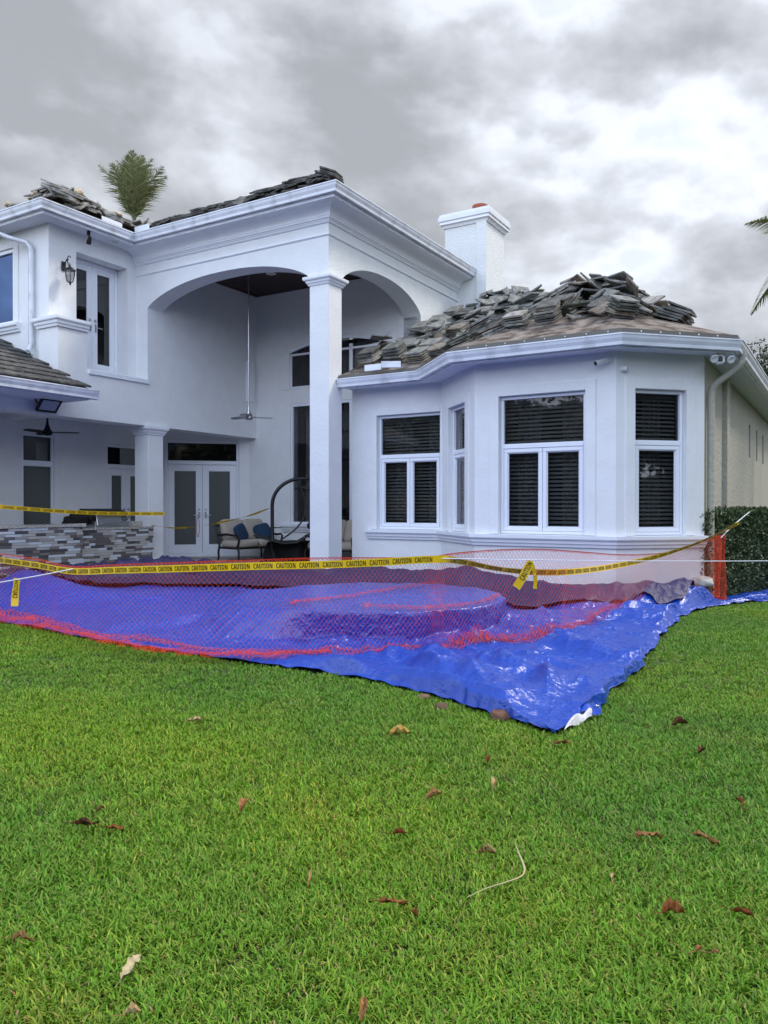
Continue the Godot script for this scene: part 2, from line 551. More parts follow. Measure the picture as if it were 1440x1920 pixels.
func pane(o: Node3D, x0: float, y0: float, x1: float, y1: float, z: float, m: Material, called := "pane") -> void:
	var g := Geo.new()
	g.span(Vector3(x0, y0, z - 0.004), Vector3(x1, y1, z + 0.004))
	put(called, g, m, o)

func backing(o: Node3D, w: float, h: float, z: float, depth: float, m: Material) -> void:   # the room behind the glass
	var g := Geo.new()
	var e := 0.12
	g.quad(Vector3(-e, -e, z - depth), Vector3(w + e, -e, z - depth), Vector3(w + e, h + e, z - depth), Vector3(-e, h + e, z - depth))
	g.quad(Vector3(-e, -e, z), Vector3(w + e, -e, z), Vector3(w + e, -e, z - depth), Vector3(-e, -e, z - depth))
	g.quad(Vector3(-e, h + e, z - depth), Vector3(w + e, h + e, z - depth), Vector3(w + e, h + e, z), Vector3(-e, h + e, z))
	g.quad(Vector3(-e, -e, z), Vector3(-e, -e, z - depth), Vector3(-e, h + e, z - depth), Vector3(-e, h + e, z))
	g.quad(Vector3(w + e, -e, z - depth), Vector3(w + e, -e, z), Vector3(w + e, h + e, z), Vector3(w + e, h + e, z - depth))
	put("room_lining", g, m, o)

func blinds(o: Node3D, x0: float, x1: float, y0: float, y1: float, z: float) -> void:
	var g := Geo.new()
	g.box(Vector3.ZERO, Vector3(x1 - x0, 0.0035, 0.048), Basis(Vector3.RIGHT, deg_to_rad(48)))
	var m := g.mesh()
	var n := int((y1 - y0) / 0.062)
	for i in n:
		piece("blind_slat", i, m, M.slat, Transform3D(Basis(Vector3.BACK, rng.randf_range(-0.002, 0.002)), Vector3((x0 + x1) * 0.5, y1 - 0.03 - i * 0.062, z)), o)

func curtain(o: Node3D, x0: float, x1: float, y0: float, y1: float, z: float) -> void:
	var g := Geo.new()
	var n := int((x1 - x0) / 0.012)
	for i in n:
		var a := x0 + (x1 - x0) * i / n
		var b := x0 + (x1 - x0) * (i + 1) / n
		var za := z + sin(a * 70.0) * 0.018
		var zb := z + sin(b * 70.0) * 0.018
		g.quad(Vector3(a, y0, za), Vector3(b, y0, zb), Vector3(b, y1, zb), Vector3(a, y1, za))
	put("curtain", g, M.curtain, o)

# window with a fixed light above and casements below, a raised band round the opening
func bay_window(f: Transform3D, w: float, h: float, split: float, casements: int, band: float) -> void:
	var o := hnode("window", f)
	var s := Geo.new()
	var e := 0.022
	for q in [[-band, 0.0, -0.002, h + band], [w + 0.002, 0.0, w + band, h + band], [-0.002, h + 0.002, w + 0.002, h + band]]:
		s.bev(Vector3((q[0] + q[2]) * 0.5, (q[1] + q[3]) * 0.5, e * 0.5 - 0.01), Vector3(q[2] - q[0], q[3] - q[1], e + 0.02), 0.005)
	put("surround", s, M.paint, o)
	var g := Geo.new()
	rect_frame(g, 0.004, 0.004, w - 0.004, h - 0.004, 0.045, -0.10, 0.07)
	g.bev(Vector3(w * 0.5, split, -0.096), Vector3(w - 0.09, 0.075, 0.075), 0.008)
	put("frame", g, M.vinyl, o)
	pane(o, 0.05, split + 0.038, w - 0.05, h - 0.05, -0.115, M.glass)
	var n := casements
	for i in n:
		var x0 := 0.05 + (w - 0.10) * i / n
		var x1 := 0.05 + (w - 0.10) * (i + 1) / n
		var c := Geo.new()
		rect_frame(c, x0 + 0.003, 0.052, x1 - 0.003, split - 0.04, 0.058, -0.092, 0.05)
		rect_frame(c, x0 + 0.061, 0.110, x1 - 0.061, split - 0.098, 0.014, -0.100, 0.03)
		put("casement", c, M.vinyl, o)
		pane(o, x0 + 0.064, 0.113, x1 - 0.064, split - 0.101, -0.105, M.glass)
	backing(o, w, h, -0.20, 1.3, M.room)
	blinds(o, 0.02, w - 0.02, 0.06, h - 0.10, -0.24)
	var hb := Geo.new()
	hb.bev(Vector3(w * 0.5, h - 0.07, -0.24), Vector3(w - 0.04, 0.07, 0.06), 0.008)
	put("blind_rail", hb, M.slat, o)
	if w > 1.0:
		curtain(o, 0.10, w * 0.36, 0.0, h, -0.55)
		curtain(o, w * 0.62, w - 0.02, 0.0, h, -0.55)
	else:
		curtain(o, w * 0.55, w - 0.05, 0.0, h, -0.55)

func door_handle(o: Node3D, x: float, y: float, z: float, side: float, m: Material) -> void:
	var g := Geo.new()
	g.bev(Vector3(x, y, z + 0.012), Vector3(0.05, 0.16, 0.016), 0.005)
	g.tube([Vector3(x, y, z + 0.015), Vector3(x, y, z + 0.06), Vector3(x + side * 0.02, y, z + 0.07), Vector3(x + side * 0.13, y - 0.005, z + 0.07)], 0.011, 8)
	g.lathe([Vector2(0, 0), Vector2(0.028, 0), Vector2(0.028, 0.015), Vector2(0, 0.02)], Vector3(x, y + 0.15, z), 12, Basis(Vector3.RIGHT, PI / 2))
	put("handle", g, m, o)

# pair of glazed doors, with or without a light above
func double_door(f: Transform3D, w: float, hd: float, h: float, glass: Material, stile := 0.14, called := "door") -> Node3D:
	var o := hnode(called, f)
	var g := Geo.new()
	rect_frame(g, 0.003, 0.003, w - 0.003, h - 0.003, 0.06, -0.06, 0.12)
	if h > hd + 0.1:
		g.bev(Vector3(w * 0.5, hd + 0.03, -0.058), Vector3(w - 0.12, 0.10, 0.125), 0.01)
	put("frame", g, M.vinyl, o)
	if h > hd + 0.1:
		pane(o, 0.06, hd + 0.08, w - 0.06, h - 0.06, -0.08, M.dark_glass, "transom_pane")
	for i in 2:
		var x0 := 0.063 + (w - 0.126) * 0.5 * i
		var x1 := x0 + (w - 0.126) * 0.5
		var c := Geo.new()
		var y0 := 0.065
		var y1 := hd - 0.022
		for q in [[x0 + 0.003, y0, x0 + stile, y1], [x1 - stile, y0, x1 - 0.003, y1]]:
			c.bev(Vector3((q[0] + q[2]) * 0.5, (y0 + y1) * 0.5, -0.05), Vector3(q[2] - q[0], y1 - y0, 0.05), 0.006)
		c.bev(Vector3((x0 + x1) * 0.5, y0 + 0.11, -0.05), Vector3(x1 - x0 - stile * 2, 0.22, 0.048), 0.006)
		c.bev(Vector3((x0 + x1) * 0.5, y1 - 0.08, -0.05), Vector3(x1 - x0 - stile * 2, 0.16, 0.048), 0.006)
		put("door_leaf", c, M.vinyl, o)
		pane(o, x0 + stile - 0.004, y0 + 0.216, x1 - stile + 0.004, y1 - 0.156, -0.052, glass)
		for k in 3:
			var hg := Geo.new()
			hg.tube([Vector3(x0 if i == 0 else x1, y0 + 0.25 + k * (y1 - y0 - 0.5) / 2, -0.018), Vector3(x0 if i == 0 else x1, y0 + 0.35 + k * (y1 - y0 - 0.5) / 2, -0.018)], 0.011, 8)
			put("hinge", hg, M.vinyl, o)
	backing(o, w, h, -0.36, 1.4, M.room)
	door_handle(o, w * 0.5 - stile * 0.5, 1.02, -0.025, -1, M.steel)
	door_handle(o, w * 0.5 + stile * 0.5, 1.02, -0.025, 1, M.steel)
	return o

# ---------- portico ----------
const AC := -8.1       # right face of the portico
const AW := -12.79     # wing wall inside the portico
const AU := -13.13     # wing wall upstairs
const BC := 11.53      # portico front
const BB := 15.05      # portico back wall
const BF := 9.4        # wing front

func v2(a: float, b: float) -> Vector2:
	return Vector2(a, -b)

func portico() -> void:
	var g := Geo.new()
	arch_wall(g, fr(AU, 0, BC, 0), AC - AU, 6.95, 0.43, AW - AU, AC - 0.43 - AU, 5.66, 0.46, 4.13, 5.64)
	hp("portico_front_wall", g, M.paint)
	g = Geo.new()
	arch_wall(g, fr(AC, 0, BC, 90), 5.77, 6.95, 0.43, 0.43, BB - BC, 5.66, 0.46, 5.64, 2.5)
	hp("portico_side_wall", g, M.rough_paint)
	# wall of the wing, seen inside the portico; its top is the ledge below the balcony door
	g = Geo.new()
	wall(g, fr(AW, 0, 9.36, 90), BB - 9.36, 3.17, 4.13, 0.40)
	wall(g, fr(AW, 0, 5.0, 90), 4.36, 3.17, 3.62, 0.40)
	hp("beam_wall", g, M.paint)
	g = Geo.new()
	wall(g, fr(AW, 0, BC + 0.43, 90), BB - BC - 0.43, 4.13, 6.9, 0.3)
	hp("portico_inner_wall", g, M.paint)
	var lg := Geo.new()
	lg.bev(Vector3(AW - 0.1, 4.10, -(10.02 + BC + 0.02) * 0.5), Vector3(0.28, 0.10, BC + 0.02 - 10.02), 0.01)
	hp("ledge", lg, M.trim)
	# back wall with a tall window group
	g = Geo.new()
	var wx := -11.72
	var ww := 2.66
	var fx := fr(-13.6, 0, BB, 0)
	var x0 := wx + 13.6
	wall(g, fx, 5.5, 0.0, 6.9, 0.3, [[x0, 1.02, x0 + ww, 3.95], [x0, 4.32, x0 + ww, 5.45]])
	hp("portico_back_wall", g, M.paint)
	# windows: three lights below, three under a shallow arch above
	tall_lights(Transform3D(Basis.IDENTITY, Vector3(wx, 1.02, -BB)), ww, 2.93)
	arched_lights(Transform3D(Basis.IDENTITY, Vector3(wx, 4.32, -BB)), ww, 0.98, 0.27)
	var sl := Geo.new()
	sl.sweep([v2(wx - 0.22, BB), v2(wx + ww + 0.22, BB)], step_profile(0.0, 0.84, 0.18, 0.12))
	hp("window_sill", sl, M.trim)
	# wall box and cable scar
	var bx := Geo.new()
	bx.bev(Vector3(AW + 0.03, 4.55, -14.78), Vector3(0.08, 1.0, 0.24), 0.01)
	hp("conduit_cover", bx, M.trim)
	# ceiling of dark boards with a moulded edge
	var cg := Geo.new()
	cg.span(Vector3(AW - 0.2, 6.76, -BB - 0.2), Vector3(AC + 0.2 - 0.43, 6.82, -BC - 0.2))
	var ceiling := hp("portico_ceiling", cg, M.wood)
	var bd := Geo.new()
	bd.bev(Vector3.ZERO, Vector3(AC - 0.43 - AW, 0.02, 0.136), 0.006)
	var bm := bd.mesh()
	for i in 22:
		piece("ceiling_board", i, bm, M.wood, Transform3D(Basis.IDENTITY, Vector3((AW + AC - 0.43) * 0.5, 6.748, -BC - 0.5 - i * 0.14)), ceiling)
	var ce := Geo.new()
	var ring := [v2(AC - 0.44, BC + 0.44), v2(AW + 0.01, BC + 0.44), v2(AW + 0.01, BB - 0.01), v2(AC - 0.44, BB - 0.01)]
	ce.sweep(ring, [Vector2(0.02, 6.70), Vector2(0.07, 6.71), Vector2(0.10, 6.735), Vector2(0.20, 6.738), Vector2(0.22, 6.75)], true)
	hp("ceiling_moulding", ce, M.wood)
	# right-hand column
	column_at(AC - 0.43, BC, 0.43, 0.2, 5.5, 5.66)
	# cornice
	var path := [v2(AU, BC), v2(AC, BC), v2(AC, 17.3)]
	g = Geo.new()
	g.sweep(path, [Vector2(0, 6.37), Vector2(0.012, 6.372), Vector2(0.03, 6.39), Vector2(0.03, 6.405), Vector2(0.014, 6.408), Vector2(0.014, 6.425), Vector2(0.0, 6.427)])
	hp("frieze_moulding", g, M.trim)
	g = Geo.new()
	var pr := [Vector2(0, 6.60), Vector2(0.02, 6.602), Vector2(0.035, 6.62), Vector2(0.04, 6.64), Vector2(0.055, 6.645), Vector2(0.06, 6.665), Vector2(0.085, 6.67), Vector2(0.09, 6.70)]
	for i in 9:
		var t := PI * 0.5 * i / 8
		pr.append(Vector2(0.10 + 0.26 * (1.0 - cos(t)), 6.705 + 0.165 * sin(t)))
	pr.append(Vector2(0.37, 6.878)); pr.append(Vector2(0.0, 6.9))
	g.sweep(path, pr)
	hp("cornice", g, M.trim)
	var gp := [v2(-19.0, BF), v2(AU, BF), v2(AU, BC), v2(AC, BC), v2(AC, 17.4)]
	g = Geo.new()
	g.sweep(gp, [Vector2(-0.05, 6.88), Vector2(0.40, 6.885), Vector2(0.40, 6.91), Vector2(-0.05, 6.91)])
	hp("soffit", g, M.soffit)
	g = Geo.new()
	g.sweep(gp, [Vector2(0.37, 6.862), Vector2(0.395, 6.862), Vector2(0.398, 7.06), Vector2(0.37, 7.07)])
	hp("fascia", g, M.gutter)
	g = Geo.new()
	g.sweep(gp, gutter_profile(0.40, 7.08, 0.16))
	hp("gutter", g, M.gutter)
	# stepped downspout at the back end of the portico gutter
	g = Geo.new()
	g.tube([Vector3(AC + 0.45, 6.95, -17.2), Vector3(AC + 0.45, 6.72, -17.2), Vector3(AC + 0.42, 6.55, -17.2), Vector3(AC + 0.22, 6.30, -17.2), Vector3(AC + 0.12, 6.1, -17.2), Vector3(AC + 0.12, 5.75, -17.2), Vector3(AC + 0.2, 5.68, -17.2)], 0.05, 8)
	hp("downspout", g, M.gutter)
	# step of wall that carries on behind the portico's back corner
	g = Geo.new()
	wall(g, fr(AC - 0.12, 0, 17.3, 90), 3.0, 2.5, 6.9, 0.3)
	hp("rear_side_wall", g, M.paint)

func column_at(a0: float, b0: float, s: float, y0: float, y1: float, y2: float) -> void:
	var o := hnode("column", Transform3D(Basis.IDENTITY, Vector3(a0 + s * 0.5, y0, -(b0 + s * 0.5))))
	var h := s * 0.5 - 0.002
	var g := Geo.new()
	g.bev(Vector3(0, (y1 - y0) * 0.5 + 0.02, 0), Vector3(h * 2, y1 - y0 + 0.04, h * 2), 0.006)
	put("shaft", g, M.paint, o)
	g = Geo.new()
	var sq := [Vector2(-h, h), Vector2(h, h), Vector2(h, -h), Vector2(-h, -h)]
	var d := y2 - y1
	g.sweep(sq, [Vector2(0, y1 - y0), Vector2(0.02, y1 - y0 + d * 0.05), Vector2(0.03, y1 - y0 + d * 0.22), Vector2(0.05, y1 - y0 + d * 0.35), Vector2(0.055, y1 - y0 + d * 0.55), Vector2(0.085, y1 - y0 + d * 0.62), Vector2(0.095, y1 - y0 + d * 0.75), Vector2(0.095, y1 - y0 + d), Vector2(0.0, y1 - y0 + d + 0.002)], true)
	put("capital", g, M.trim, o)
	g = Geo.new()
	g.sweep(sq, [Vector2(0.0, 0.002), Vector2(0.03, 0.002), Vector2(0.03, 0.12), Vector2(0.01, 0.14), Vector2(0, 0.15)], true)
	put("base", g, M.trim, o)

func tall_lights(f: Transform3D, w: float, h: float) -> void:
	var o := hnode("tall_window", f)
	var g := Geo.new()
	rect_frame(g, 0.003, 0.003, w - 0.003, h - 0.003, 0.06, -0.06, 0.10)
	for i in 2: g.bev(Vector3(w * (i + 1) / 3.0, h * 0.5, -0.055), Vector3(0.10, h - 0.12, 0.09), 0.008)
	put("frame", g, M.vinyl, o)
	for i in 3:
		pane(o, w * i / 3.0 + 0.04, 0.05, w * (i + 1) / 3.0 - 0.04, h - 0.05, -0.07, M.glass)
	backing(o, w, h, -0.30, 2.2, M.room)
	curtain(o, 0.12, 0.42, 0.0, h, -0.5)
	curtain(o, w - 0.5, w - 0.1, 0.0, h, -0.5)
	blinds(o, w * 0.68, w - 0.05, 0.3, h * 0.62, -0.34)

func arched_lights(f: Transform3D, w: float, h: float, rise: float) -> void:
	var o := hnode("arched_window", f)
	var n := 24
	var top := func(x: float, e: float) -> float:
		var s := (x - w * 0.5) / (w * 0.5 + e)
		return h + rise * (1.0 - s * s) - 0.12
	# raised band that follows the arch
	var g := Geo.new()
	for i in n:
		var xa := -0.2 + (w + 0.4) * i / n
		var xb := -0.2 + (w + 0.4) * (i + 1) / n
		var ia := clampf(xa, 0, w)
		var ib := clampf(xb, 0, w)
		var A := Vector3(xa, top.call(xa, 0.2) + 0.22, 0.03)
		var B := Vector3(xb, top.call(xb, 0.2) + 0.22, 0.03)
		var C := Vector3(ib, top.call(ib, 0.2) + 0.02, 0.03)
		var D := Vector3(ia, top.call(ia, 0.2) + 0.02, 0.03)
		g.quad(D, C, B, A)
		var back := Vector3(0, 0, -0.05)
		g.quad(A, B, B + back, A + back); g.quad(D + back, C + back, C, D)
	for q in [[-0.2, 0.0], [w, w + 0.2]]:
		g.bev(Vector3((q[0] + q[1]) * 0.5, (h - 0.1) * 0.5, 0.005), Vector3(0.198, h - 0.06, 0.05), 0.006)
	put("surround", g, M.paint, o)
	# arched head fills the gap between the square opening and the curve
	g = Geo.new()
	rect_frame(g, 0.003, 0.003, w - 0.003, h - 0.13, 0.05, -0.04, 0.09)
	for i in 2: g.bev(Vector3(w * (i + 1) / 3.0, h * 0.5, -0.035), Vector3(0.09, h - 0.1, 0.08), 0.008)
	for i in n:
		var xa := w * i / n
		var xb := w * (i + 1) / n
		var A := Vector3(xa, top.call(xa, 0.2) - 0.05, 0.0)
		var B := Vector3(xb, top.call(xb, 0.2) - 0.05, 0.0)
		var up := Vector3(0, 0.08, 0)
		g.quad(A, B, B + up, A + up)
		g.quad(A + Vector3(0, 0, -0.08), B + Vector3(0, 0, -0.08), B, A)
	put("frame", g, M.vinyl, o)
	for i in 3:
		var p := Geo.new()
		var k := 6
		for j in k:
			var xa := w * i / 3.0 + 0.04 + (w / 3.0 - 0.08) * j / k
			var xb := w * i / 3.0 + 0.04 + (w / 3.0 - 0.08) * (j + 1) / k
			p.quad(Vector3(xa, 0.05, -0.02), Vector3(xb, 0.05, -0.02), Vector3(xb, top.call(xb, 0.2) - 0.02, -0.02), Vector3(xa, top.call(xa, 0.2) - 0.02, -0.02))
		put("pane", p, M.dark_glass, o)
	backing(o, w, h, -0.30, 1.6, M.room)

func left_wing() -> void:
	# upstairs wall with the recessed balcony door
	var g := Geo.new()
	wall(g, fr(AU, 0, BF, 90), BC - BF + 0.1, 4.10, 6.9, 0.42, [[10.02 - BF, 4.13, 11.29 - BF, 6.50]])
	hp("wing_side_wall", g, M.paint)
	g = Geo.new()
	var x0 := -19.0
	wall(g, fr(x0, 0, BF, 0), AU - x0, 3.2, 6.9, 0.3, [[-16.2 - x0, 5.08, -14.2 - x0, 6.58]])
	hp("wing_front_wall", g, M.paint)
	double_door(fr(AU - 0.30, 4.14, 10.02, 90), 1.27, 2.34, 2.35, M.dark_glass, 0.13, "balcony_door")
	# corner pier, wider below its moulded cap
	g = Geo.new()
	g.bev(Vector3((-13.36 + AW - 0.004) * 0.5, 4.2, -(BF - 0.05 + 10.017) * 0.5), Vector3(AW - 0.004 + 13.36, 1.5, 10.017 - BF + 0.05), 0.008)
	hp("corner_pier", g, M.paint)
	g = Geo.new()
	g.sweep([v2(-13.36, 10.0), v2(-13.36, BF - 0.05), v2(AW, BF - 0.05), v2(AW, 10.02)], step_profile(0.0, 4.86, 0.19, 0.10))
	g.poly([Vector3(-13.36, 5.05, -10.0), Vector3(-13.36, 5.05, -BF + 0.05), Vector3(AW, 5.05, -BF + 0.05), Vector3(AW, 5.05, -10.02)])
	hp("pier_cap", g, M.trim)
	# window upstairs, only its right end in view
	var o := hnode("upper_window", fr(-16.2, 5.08, BF, 0))
	g = Geo.new()
	rect_frame(g, 0.003, 0.003, 1.997, 1.497, 0.07, -0.05, 0.08)
	put("frame", g, M.vinyl, o)
	pane(o, 0.06, 0.06, 1.94, 1.44, -0.06, M.sky_tint_glass)
	backing(o, 2.0, 1.5, -0.3, 1.5, M.room)
	g = Geo.new()
	for q in [[-0.15, 0.0, -0.003, 1.65], [2.003, 0.0, 2.15, 1.65], [-0.003, 1.503, 2.003, 1.65]]:
		g.bev(Vector3((q[0] + q[2]) * 0.5, (q[1] + q[3]) * 0.5, 0.0), Vector3(q[2] - q[0], q[3] - q[1], 0.05), 0.006)
	put("surround", g, M.paint, o)
	g = Geo.new()
	g.sweep([v2(-16.5, BF), v2(-14.0, BF)], step_profile(0.0, 4.90, 0.18, 0.11))
	hp("window_sill", g, M.trim)
	# downspout from the wing gutter
	g = Geo.new()
	g.tube([Vector3(-14.15, 6.94, -8.95), Vector3(-14.15, 6.76, -8.96), Vector3(-13.95, 6.66, -9.10), Vector3(-13.62, 6.55, -9.28), Vector3(-13.55, 6.45, -9.32), Vector3(-13.55, 4.6, -9.32), Vector3(-13.55, 4.52, -9.29), Vector3(-13.48, 4.42, -9.20)], 0.055, 4)
	hp("downspout", g, M.gutter)

func porch() -> void:
	# house wall behind the side porch, then the slanted wall with the french doors
	var g := Geo.new()
	var al := -14.63
	wall(g, fr(al, 0, 4.0, 90), 13.42 - 4.0, 0.0, 3.45, 0.3, [[9.84 - 4, 0.34, 10.60 - 4, 2.98], [11.98 - 4, 0.22, 13.2 - 4, 2.90]])
	hp("porch_wall", g, M.paint)
	g = Geo.new()
	var e0 := Vector3(-13.02, 0, -15.05)
	var L := 2.28
	var f := Transform3D(Basis(Vector3.UP, deg_to_rad(45)), e0 - Basis(Vector3.UP, deg_to_rad(45)) * Vector3(L, 0, 0))
	wall(g, f, L, 0.0, 3.45, 0.3, [[0.22, 0.22, 2.02, 3.10]])
	hp("porch_slanted_wall", g, M.paint)
	double_door(f * Transform3D(Basis.IDENTITY, Vector3(0.22, 0.22, -0.05)), 1.80, 2.30, 2.88, M.frosted, 0.16, "french_door")
	var dd := double_door(fr(al - 0.05, 0.22, 11.98, 90), 1.22, 2.14, 2.68, M.frosted, 0.13, "porch_door")
	dd.get_child(0)
	var o := hnode("porch_window", fr(al - 0.02, 0.34, 9.84, 90))
	var w := Geo.new()
	rect_frame(w, 0.003, 0.003, 0.757, 2.637, 0.05, -0.04, 0.08)
	w.bev(Vector3(0.38, 2.02, -0.036), Vector3(0.66, 0.12, 0.085), 0.008)
	put("frame", w, M.vinyl, o)
	pane(o, 0.045, 0.045, 0.715, 1.97, -0.05, M.frosted)
	pane(o, 0.045, 2.07, 0.715, 2.60, -0.05, M.dark_glass)
	backing(o, 0.76, 2.64, -0.31, 1.4, M.room)
	# porch ceiling
	g = Geo.new()
	g.span(Vector3(-15.2, 3.32, -15.2), Vector3(AW - 0.39, 3.40, -4.0))
	hp("porch_ceiling", g, M.soffit)
	# column under the beam
	column_at(AW - 0.42, BC + 0.01, 0.42, 0.2, 2.98, 3.168)
	column_at(AW - 0.42, 5.3, 0.42, 0.2, 2.98, 3.168)
	# upper side of the rooms behind, so no daylight falls in
	g = Geo.new()
	g.span(Vector3(-19.0, 3.5, -15.0), Vector3(AU - 0.45, 3.6, -9.75))
	hp("upper_floor", g, M.soffit)

# ---------- bay wing ----------
const P0 := Vector2(-8.1, 12.3)
const P1 := Vector2(-6.2, 12.3)
const P2 := Vector2(-5.03, 11.13)
const P3 := Vector2(-2.84, 11.13)
const P4 := Vector2(-1.82, 12.15)
const P5 := Vector2(-1.82, 26.0)

func bay_wing() -> void:
	var y1 := 3.72
	var wy := 1.03
	var wh := 2.11
	var sp := 1.345
	var seg := [[P0, P1, 0.0, 0.56, 1.89], [P1, P2, -45.0, 0.41, 1.245], [P2, P3, 0.0, 0.41, 1.75], [P3, P4, 45.0, 0.30, 1.13]]
	for i in 4:
		var s: Array = seg[i]
		var p: Vector2 = s[0]
		var q: Vector2 = s[1]
		var L := p.distance_to(q)
		var yaw: float = s[2]
		var f := fr(p.x, 0, p.y, yaw)
		var xa: float = s[3]
		var xb: float = minf(s[4], L - 0.02)
		var g := Geo.new()
		wall(g, f, L, -0.05, y1, 0.2, [[xa, wy, xb, wy + wh]])
		hp("bay_wall", g, M.paint)
		bay_window(f * Transform3D(Basis.IDENTITY, Vector3(xa, wy, 0)), xb - xa, wh, sp, 2 if xb - xa > 1.0 else 1, 0.155 if i != 0 else 0.12)
	var g2 := Geo.new()
	g2.sweep([P0 * Vector2(1, -1) + Vector2(0.36, 0), P1 * Vector2(1, -1), P2 * Vector2(1, -1), P3 * Vector2(1, -1), P4 * Vector2(1, -1)], step_profile(0.0, 0.855, 0.17, 0.11))
	hp("sill_band", g2, M.trim)
	# long garden side wall in a darker cream colour, with slit windows
	g2 = Geo.new()
	var holes := []
	for b in [18.0, 19.5, 21.0]: holes.append([b - 12.15, 2.5, b - 12.15 + 0.34, 3.2])
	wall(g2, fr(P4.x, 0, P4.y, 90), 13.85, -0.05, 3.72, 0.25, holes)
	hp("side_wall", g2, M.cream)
	for b in [18.0, 19.5, 21.0]:
		var o := hnode("slit_window", fr(P4.x, 2.5, b, 90))
		var fg := Geo.new()
		rect_frame(fg, 0.003, 0.003, 0.337, 0.697, 0.035, -0.08, 0.05)
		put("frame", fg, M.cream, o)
		pane(o, 0.03, 0.03, 0.31, 0.67, -0.09, M.dark_glass)
	g2 = Geo.new()
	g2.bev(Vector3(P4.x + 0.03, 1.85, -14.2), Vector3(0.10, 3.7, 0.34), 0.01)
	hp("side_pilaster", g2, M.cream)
	g2 = Geo.new()
	wall(g2, fr(P0.x, 0, BB, -90), BB - P0.y, -0.05, 3.72, 0.2)
	hp("bay_end_wall", g2, M.paint)
	# ceiling of the wing keeps daylight out
	g2 = Geo.new()
	var cp := []
	for q in [P0, P1, P2, P3, P4, P5, Vector2(-8.1, 26.0)]: cp.push_front(Vector3(q.x, 3.70, -q.y))
	g2.tri(cp[6], cp[5], cp[0]); g2.quad(cp[5], cp[4], cp[2], cp[1]); g2.quad(cp[4], cp[3], cp[2], cp[2]); g2.tri(cp[5], cp[1], cp[0])
	hp("bay_ceiling", g2, M.soffit)
	var path := [Vector2(AC + 0.01, -P0.y), P1 * Vector2(1, -1), P2 * Vector2(1, -1), P3 * Vector2(1, -1), P4 * Vector2(1, -1), P5 * Vector2(1, -1)]
	g2 = Geo.new()
	g2.sweep(path, [Vector2(-0.05, 3.66), Vector2(0.42, 3.66), Vector2(0.42, 3.69), Vector2(-0.05, 3.69)])
	hp("bay_soffit", g2, M.soffit)
	g2 = Geo.new()
	g2.sweep(path, [Vector2(0.39, 3.63), Vector2(0.418, 3.63), Vector2(0.418, 3.80), Vector2(0.39, 3.82)])
	hp("bay_fascia", g2, M.gutter)
	g2 = Geo.new()
	g2.sweep(path, gutter_profile(0.42, 3.80, 0.15))
	hp("bay_gutter", g2, M.gutter)
	g2 = Geo.new()
	g2.sweep(path, [Vector2(0.46, 3.805), Vector2(0.475, 3.805), Vector2(0.47, 3.875), Vector2(0.37, 3.895), Vector2(0.36, 3.87)])
	hp("drip_edge", g2, M.flash)
	# nails of the drip edge
	var nm := SphereMesh.new()
	nm.radius = 0.011; nm.height = 0.022; nm.radial_segments = 6; nm.rings = 3
	var de: Node3D = house.get_node("drip_edge")
	var k := 0
	for sgm in [[P2, P3], [P3, P4]]:
		var p: Vector2 = sgm[0]
		var q: Vector2 = sgm[1]
		var d := (q - p).normalized()
		var nn := Vector2(d.y, -d.x)
		var L := p.distance_to(q)
		for i in int(L / 0.30) + 1:
			var c := p + d * (0.1 + i * 0.30) + nn * 0.474
			piece("nail", k, nm, M.white_plastic, Transform3D(Basis.IDENTITY, Vector3(c.x, 3.845, -c.y)), de)
			k += 1
	# downspout at the corner, with its long elbow
	g2 = Geo.new()
	g2.tube([Vector3(-1.33, 3.70, -12.30), Vector3(-1.33, 3.58, -12.30), Vector3(-1.36, 3.50, -12.30), Vector3(-1.66, 3.28, -12.30), Vector3(-1.73, 3.20, -12.30), Vector3(-1.75, 3.1, -12.30), Vector3(-1.75, 0.1, -12.30)], 0.05, 8)
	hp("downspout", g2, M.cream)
	# upstand of bent metal on the gutter where the roof valley ends
	g2 = Geo.new()
	for q in [[Vector3(-7.25, 3.92, -11.68), 0.0], [Vector3(-6.85, 3.93, -11.64), 0.5]]:
		g2.bev(q[0], Vector3(0.34, 0.11, 0.02), 0.004, Basis(Vector3.UP, q[1]))
	hp("splash_guard", g2, M.gutter)
	g2 = Geo.new()
	g2.bev(Vector3(-12.72, 7.14, -10.55), Vector3(0.02, 0.16, 0.5), 0.004)
	g2.bev(Vector3(-12.45, 7.14, -11.08), Vector3(0.42, 0.16, 0.02), 0.004)
	hp("splash_guard", g2, M.gutter)

